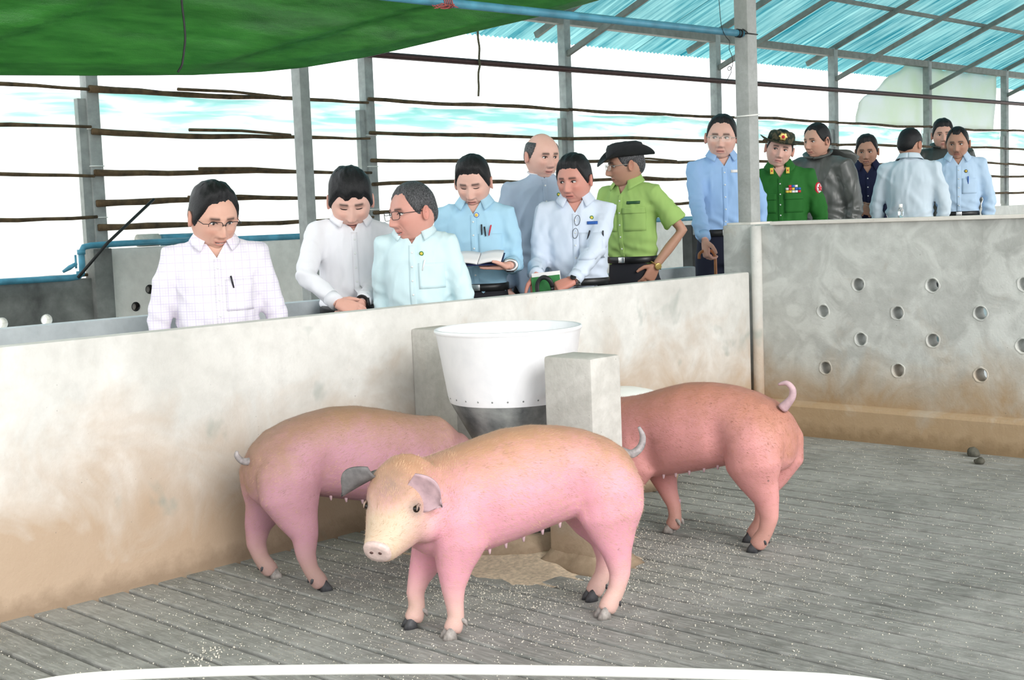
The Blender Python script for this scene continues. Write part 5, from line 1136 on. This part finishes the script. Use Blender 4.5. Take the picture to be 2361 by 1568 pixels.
# 6 ice blue shirt, folder and loop
def a6(q):
    L = q.pix(1322, 648, 4.47); R = L + np.array((-.045, -.195, .03))
    return {1: dict(wrist=L, dir=(.25, -.92, -.28), palm=(-.5, -.1, -.7), curl=(.9, 1.0, .6), hint=(-.3, 1, -.35), thumb=(.5, .8, .3)), -1: dict(wrist=R, dir=(0, .05, -1), palm=(1, .05, 0), curl=(.05, .08, .08), hint=(-1, -.12, -.25), thumb=(.6, .6, .6))}
p = person('ruddy man in ice blue shirt with spectacles hung from the placket, holding a folder', 1325, 416, 4.66, byaw=-4, hyaw=-26, pitch=8, hs=1.05, fat=.35, width=1.0, skin=(.62, .30, .24), hair='low', shirt=SH_ice, arms=a6, lean=.03, gaze=-1, vneck=.085)
p.patch(.085, 1.18 * p.k, .13, .14, 'pocket', SH_ice); p.patch(.092, 1.30 * p.k, .058, .016, 'name_tag', M_bluep, .005, .003, 4, 3); p.disc(.088, 1.327 * p.k, .011, 'badge', [(1, M_grn, 0), (.6, M_yel, .0015)])
p.pen(.07, 1.235 * p.k, .05, M_frame, .3); p.pen(.15, 1.24 * p.k, .035, M_frame)
m_ = MB()
for s in (0, 1):
    c = np.array((p.sx(0, (1.315 - .068 * s) * p.k) + .016, .012 - .012 * s, (1.315 - .068 * s) * p.k)); m_.tube([c + np.array((.004 * math.sin(x), .015 * math.cos(x) * 1.0 + .003 * math.sin(x), .027 * math.sin(x))) for x in np.linspace(0, 2 * math.pi, 17)], .0014, 6)
m_.build('hung_spectacles', M_frame, p.shirt); watch(p, 1, M_steel, M_frame, .016); P6 = p
# 7 green shirt and slouch hat
def a7(q):
    L = q.pix(1512, 612, 4.80)
    return {1: dict(wrist=L, dir=(.35, -.35, -.85), palm=(-.4, -.8, .1), curl=(.35, .5, .4), hint=(-.7, .7, 0)), -1: dict(wrist=np.array((.12, -.2, .86 * q.k)), hint=(-.5, -1, 0))}
p = person('man in short sleeved lime green uniform shirt and black slouch hat', 1443, 382, 4.98, byaw=-34, hyaw=-76, pitch=4, hs=1.08, width=.95, skin=T3, hair='short', hairmat=M_hairg, shirt=SH_green, shortsleeve=(1, -1), arms=a7, lean=.03, smile=.1)
glasses(p, M_frames); p.patch(.085, 1.215 * p.k, .12, .13, 'pocket', SH_green, .004, .005); p.patch(.085, 1.27 * p.k, .124, .035, 'pocket_flap', SH_green, .008, .005); p.patch(.085, 1.315 * p.k, .075, .017, 'name_tag', plain('dark_green_tag', (.02, .08, .03), .5), .005, .003, 4, 3); p.patch(-.085, 1.215 * p.k, .12, .13, 'pocket', SH_green, .004, .005); p.patch(-.085, 1.27 * p.k, .124, .035, 'pocket_flap', SH_green, .008, .005)
watch(p, 1, M_gold, M_gold, .021); add_hat(p, plain('black_felt', (.018, .019, .022), .8, 0, .2, 30), (.055, .075), (.108, .090, .080), .062, .040, cz=.052)
# 8 cornflower shirt behind the column
def a8(q):
    R = q.pix(1628, 572, 4.78)
    return {-1: dict(wrist=R, dir=(.1, .05, -1), palm=(-.2, .9, 0), curl=(.7, .9, .6), hint=(-.8, -.6, 0))}
p = person('man in cornflower blue shirt and thin glasses beside the concrete column', 1664, 318, 4.92, byaw=10, hyaw=-4, pitch=4, roll=-4, hs=1.16, fat=.1, width=1.02, skin=T1, hair='short', shirt=SH_corn, arms=a8, lean=.03, gaze=-1, trousers=M_trousn)
glasses(p, M_frames, half=True); p.patch(.075, 1.335 * p.k, .07, .018, 'name_tag', M_whitep, .005, .003, 4, 3); P8 = p
# 9 uniformed man
p = person('man in dark green military uniform with medal ribbons and a camouflage hat', 1797, 345, 4.84, byaw=0, hyaw=4, pitch=4, roll=-12, hs=1.03, fat=.3, width=1.08, skin=T1, hair='short', shirt=SH_uni, lean=.03, gaze=-.6, headshift=(0, .0), vneck=.085)
t = NT('camouflage_cloth', .85); pp = t.pos(); cc = t.mix(t.ramp(t.noise(pp, 34, 1), [(.47, 0), (.50, 1)]), (.02, .03, .016), (.09, .075, .04)); cc = t.mix(t.ramp(t.noise(pp, 50, 1), [(.58, 0), (.60, 1)]), cc, (.012, .012, .01)); t.set('Base Color', cc)
ho = add_hat(p, t.m, (.050, .050), (.108, .088, .078), .030, .012, cz=.046, front_lift=.012)
m_ = MB(); c0 = np.array((.108, 0, .085)); m_.rings([np.array([p.H(c0 + np.array((.0 + dx, r * (1 + .12 * math.cos(6 * x)) * math.cos(x), r * (1 + .12 * math.cos(6 * x)) * math.sin(x)))) for x in np.linspace(0, 2 * math.pi, 36, endpoint=False)]) for dx, r in ((-.012, .026), (.004, .025), (.006, .020))]); bd = m_.build('hat_badge', M_gold, ho)
m_ = MB(); m_.rings([np.array([p.H(c0 + np.array((dx, r * math.cos(x), r * math.sin(x)))) for x in np.linspace(0, 2 * math.pi, 18, endpoint=False)]) for dx, r in ((.004, .012), (.010, .009))]); m_.build('badge_centre', M_red, bd)
rc = [M_yel, M_red, M_whitep, M_bluep]; rr = random.Random(4)
for r_ in range(3):
    for c_ in range(5 if r_ < 2 else 3):
        yy = .045 + .020 * (c_ + (1 if r_ == 2 else 0)); zz = (1.265 + .017 * r_) * p.k
        p.patch(yy, zz, .019, .015, 'medal_ribbon', rc[(c_ * 3 + r_ * 2 + rr.randrange(2)) % 4], .006, .003, 3, 3)
for s in (1, -1):
    p.patch(.088 * s, 1.19 * p.k, .12, .12, 'pocket', SH_uni, .004, .005); p.patch(.088 * s, 1.235 * p.k, .124, .04, 'pocket_flap', SH_uni, .009, .005)
    x, y, z = p.lean * .75 + .105, .052 * s, 1.40 * p.k; m_ = MB(); m_.box((x - .004, y - .011, z - .020), (x + .002, y + .011, z + .020), bev=.001); ct = m_.build('collar_tab', M_yel, p.shirt, smooth=False); m_ = MB(); m_.ball((x + .002, y, z), (.003, .005, .006), 8, 6); m_.build('tab_star', M_red, ct)
    m_ = MB(); m_.box((-.03 + p.lean * .6, .085 * s - .03, 1.43 * p.k - .012), (.03 + p.lean * .6, .085 * s + .05, 1.43 * p.k + .004), bev=.003); V = np.array(m_.v); V[:, 2] -= .28 * (np.abs(V[:, 1]) - .06); m_.v = [tuple(v) for v in V]; m_.build('epaulette', SH_uni, p.shirt)
Sj, E, W, sp = p.A[1]; nr = unit((.55, .83, .08)); c0 = Vector(Sj + (E - Sj) * .36 + nr * .2); hit = p.bvh.ray_cast(c0, Vector(-nr)); c0 = np.array(hit[0]) if hit[0] else np.array(c0); up_ = unit(np.array((0, 0, 1.)) - nr * nr[2]); sd_ = np.cross(up_, nr)
pb = None
for r_, mt, dx in ((.040, M_red, .0), (.031, M_whitep, .003)):
    m_ = MB(); m_.rings([ering(c0 + nr * (dx - .012), sd_, up_, r_ * .82, r_, 24), ering(c0 + nr * (dx + .004), sd_, up_, r_ * .82, r_, 24)]); o = m_.build('sleeve_patch' if pb is None else 'patch_field', mt, pb or p.root); pb = pb or o
pts = [c0 + nr * .014 + (sd_ * math.sin(k * math.pi / 5) + up_ * math.cos(k * math.pi / 5)) * (.024 if k % 2 == 0 else .0095) for k in range(10)]; m_ = MB(); m_.add(pts + [q_ - nr * .010 for q_ in pts], [tuple(range(10))] + [(k, (k + 1) % 10, 10 + (k + 1) % 10, 10 + k) for k in range(10)]); m_.build('patch_star', M_red, pb, smooth=False)
# 10 raincoat
p = person('man in wet grey hooded raincoat with an earpiece', 1884, 326, 5.02, byaw=-20, hyaw=-42, pitch=4, hs=1.02, width=1.05, skin=(.62, .36, .27), hair='short', shirt=SH_rain, coat=True, untucked=True, collar=False, wr=1.35, flare=.05, lean=.02, gaze=-.4)
hk = p.k
m_ = MB(); m_.tube([(.03 + .082 * math.cos(x), .080 * math.sin(x), 1.45 * hk - .028 * math.cos(x)) for x in np.linspace(0, 2 * math.pi, 26)], [(.032, .010)] * 26, 8, up=(0, 0, 1)); m_.build('coat_collar', SH_rain, p.shirt)
m_ = MB(); m_.rings([ering((-.05, .02, 1.475 * hk), (0, 1, 0), (1, 0, .4), .085, .03, 20), ering((-.09, .07, 1.465 * hk), (0, 1, 0), (1, 0, .3), .135, .06, 20), ering((-.12, .13, 1.43 * hk), (0, 1, 0), (1, 0, .2), .13, .055, 20), ering((-.13, .16, 1.37 * hk), (0, 1, 0), (1, 0, 0), .05, .03, 20)]); V = np.array(m_.v); V += fnoise(V, 45, 2)[:, None] * .006; m_.v = [tuple(v) for v in V]; m_.build('hood', SH_rain, p.shirt)
m_ = MB(); m_.tube([p.H((.006, .086, -.004)), p.H((-.004, .094, .012)), p.H((-.018, .088, .004)), p.H((-.016, .085, -.03))], [.006, .004, .003, .002], 8); m_.build('earpiece', M_black, p.root)
# 11 navy
def a11(q):
    L = q.pix(2012, 478, 5.05); R = q.pix(1982, 480, 5.05)
    return {1: dict(wrist=L, dir=(.3, -.9, -.2), palm=(-.8, 0, -.3), curl=(.8, .9, .5)), -1: dict(wrist=R, dir=(.3, .9, -.3), palm=(-.8, 0, -.3), curl=(.8, .9, .5))}
p = person('man in dark navy shirt with a warm smile, folded hands', 1999, 350, 5.18, byaw=2, hyaw=-6, pitch=6, hs=.99, width=.92, skin=T3, hair='side', shirt=SH_navy, smile=.8, arms=a11, gaze=-.4)
p.pen(.06, 1.18 * p.k, .09, M_bluep, .9, .003)
m_ = MB(); m_.box((.12, -.09, 1.04 * p.k), (.17, -.03, 1.12 * p.k), bev=.006); m_.build('radio', M_black, p.shirt)
# 12 back turned
p = person('man in whitish blue shirt seen from behind with cropped black hair', 2098, 335, 4.68, byaw=172, hyaw=150, pitch=8, hs=.98, fat=.2, width=1.02, skin=T3, hair='short', shirt=SH_paler, placket=False, lean=.02); P12 = p
# 13 dark jacket
p = person('man in dark jacket mostly hidden behind another man', 2174, 312, 5.12, byaw=2, hyaw=4, pitch=2, hs=1.03, width=1.12, skin=T2, hair='low', shirt=SH_dark, coat=True, untucked=True, collar=False, wr=1.2, lean=.02)
m_ = MB(); m_.tube([(.03 + .080 * math.cos(x), .078 * math.sin(x), 1.455 * p.k - .02 * math.cos(x)) for x in np.linspace(.35, 2 * math.pi - .35, 24)], [(.034, .007)] * 24, 8, up=(0, 0, 1)); m_.build('coat_collar', SH_dark, p.shirt)
# 14 pale blue
p = person('slim man in pale blue shirt with a round badge and a thin dark line over the lip', 2208, 332, 4.68, byaw=4, hyaw=-6, pitch=6, hs=1.04, width=.98, skin=T3, hair='receding', shirt=SH_pale, lean=.02, gaze=-.5)
p.disc(.055, 1.315 * p.k, .013, 'badge', [(1, M_frame, 0), (.7, M_yel, .0015)]); p.pen(.07, 1.245 * p.k, .06, M_bluep, 0, .005); p.patch(.08, 1.2 * p.k, .11, .12, 'pocket', SH_pale)
m_ = MB(); m_.tube([p.H((p.hs_(y_, -.060) + .001, y_, -.060)) for y_ in (-.022, -.01, 0, .01, .022)], [.001, .0025, .002, .0025, .001], 6); m_.build('upper_lip_line', M_hair, p.body)  # thin black line along the upper lip

# ------------------------------------------------------------------ things held
def world(q, l): c, s = math.cos(q.rz), math.sin(q.rz); return np.array((q.loc[0] + l[0] * c - l[1] * s, q.loc[1] + l[0] * s + l[1] * c, q.loc[2] + l[2]))
# notebook: two page blocks over a dark cover
L = P4.A[1][2]; c = world(P4, L + np.array((0, -.160, 0)) - BU * .034 + BN * .031); nb = tag(empty('notebook', c, P4.rz), 'open notebook with dark blue cover held by the man in sky blue', 'notebook'); nb.rotation_euler = (0.0, .30, P4.rz)
m_ = MB(); m_.box((-.09, -.125, -.008), (.09, .125, -.003), bev=.002); m_.build('cover', plain('navy_cover', (.015, .025, .09), .5), nb, smooth=False)
for s in (1, -1):
    G = np.zeros((10, 4, 3))
    for i in range(10):
        for j in range(4): f = i / 9; G[i, j] = (-.085 + .17 * j / 3, s * (.002 + .118 * f), .012 * math.sin(f * 2.4) + .004)
    m_ = MB(); m_.slab(G, (0, 0, 1), .008); m_.build('page_block', M_whitep, nb)
# folder and black strap loop
Rw, Lw = P6.A[-1][2], P6.A[1][2]; c = world(P6, Rw + np.array((.031, .055, -.075)))
fo = tag(empty('folder', c, P6.rz), 'green folder with white papers held by the ruddy man', 'folder'); fo.rotation_euler = (.08, 0, P6.rz)
m_ = MB(); m_.box((-.004, -.075, -.15), (.002, .075, .075), bev=.001); m_.build('cover', plain('green_card', (.03, .20, .05), .5), fo, smooth=False)
m_ = MB(); m_.box((-.009, -.070, -.14), (-.0035, .078, .095)); m_.build('papers', M_whitep, fo, smooth=False)
c = world(P6, Lw + np.array((.040, -.145, -.030))); m_ = MB(); m_.tube([(.008 * math.sin(x * 2), .040 * math.cos(x), .056 * math.sin(x)) for x in np.linspace(0, 2 * math.pi, 33)], [(.012, .004)] * 33, 8, up=(1, 0, 0)); o = m_.build('strap_loop', M_black); o.location = c; o.rotation_euler = (.1, 0, P6.rz); tag(o, 'black looped strap held in front of the green folder', 'strap')
# walking stick with curved handle
W = P8.A[-1][2]; hnd = W + np.array((.012, .008, -.085)); m_ = MB(); pts = [(-.05, 0, -.03), (-.05, 0, .0), (-.03, 0, .018), (0, 0, .022), (.03, 0, .018), (.05, 0, -.005), (.052, 0, -.06), (.052, 0, -.3), (.052, 0, -.60)]
pts = np.array(pts, float); q_ = np.linspace(0, 1, 49); pts = np.stack([np.interp(q_, np.linspace(0, 1, len(pts)), pts[:, i]) for i in range(3)], 1)
for _ in range(5): pts[1:-1] = (pts[:-2] + 2 * pts[1:-1] + pts[2:]) / 4
m_.tube(pts, .0095, 10); o = m_.build('walking_stick', plain('orange_wood', (.42, .16, .06), .35)); zz = world(P8, hnd); o.location = zz; o.rotation_euler = (0, 0, P8.rz + 1.2); tag(o, 'orange brown walking stick with curved handle held by the man at the column', 'walking stick')
# small water bottle on the wall coping
c = at(2077, 503, 0, 6.55); c[2] = 1.218; m_ = MB(); m_.lathe([(.013, .0), (.015, .003), (.015, .038), (.013, .046), (.008, .054), (.008, .058)], 18); bo = tag(empty('water_bottle', c), 'small clear water bottle with white cap standing on the grey wall', 'bottle')
tb_ = NT('clear_plastic', .1); tb_.set('Transmission Weight', .85); tb_.set('Base Color', (.85, .9, .93)); m_.build('bottle_body', tb_.m, bo)
m_ = MB(); m_.lathe([(.0095, .054), (.0095, .070), (.008, .072)], 16); m_.build('cap', M_white, bo)
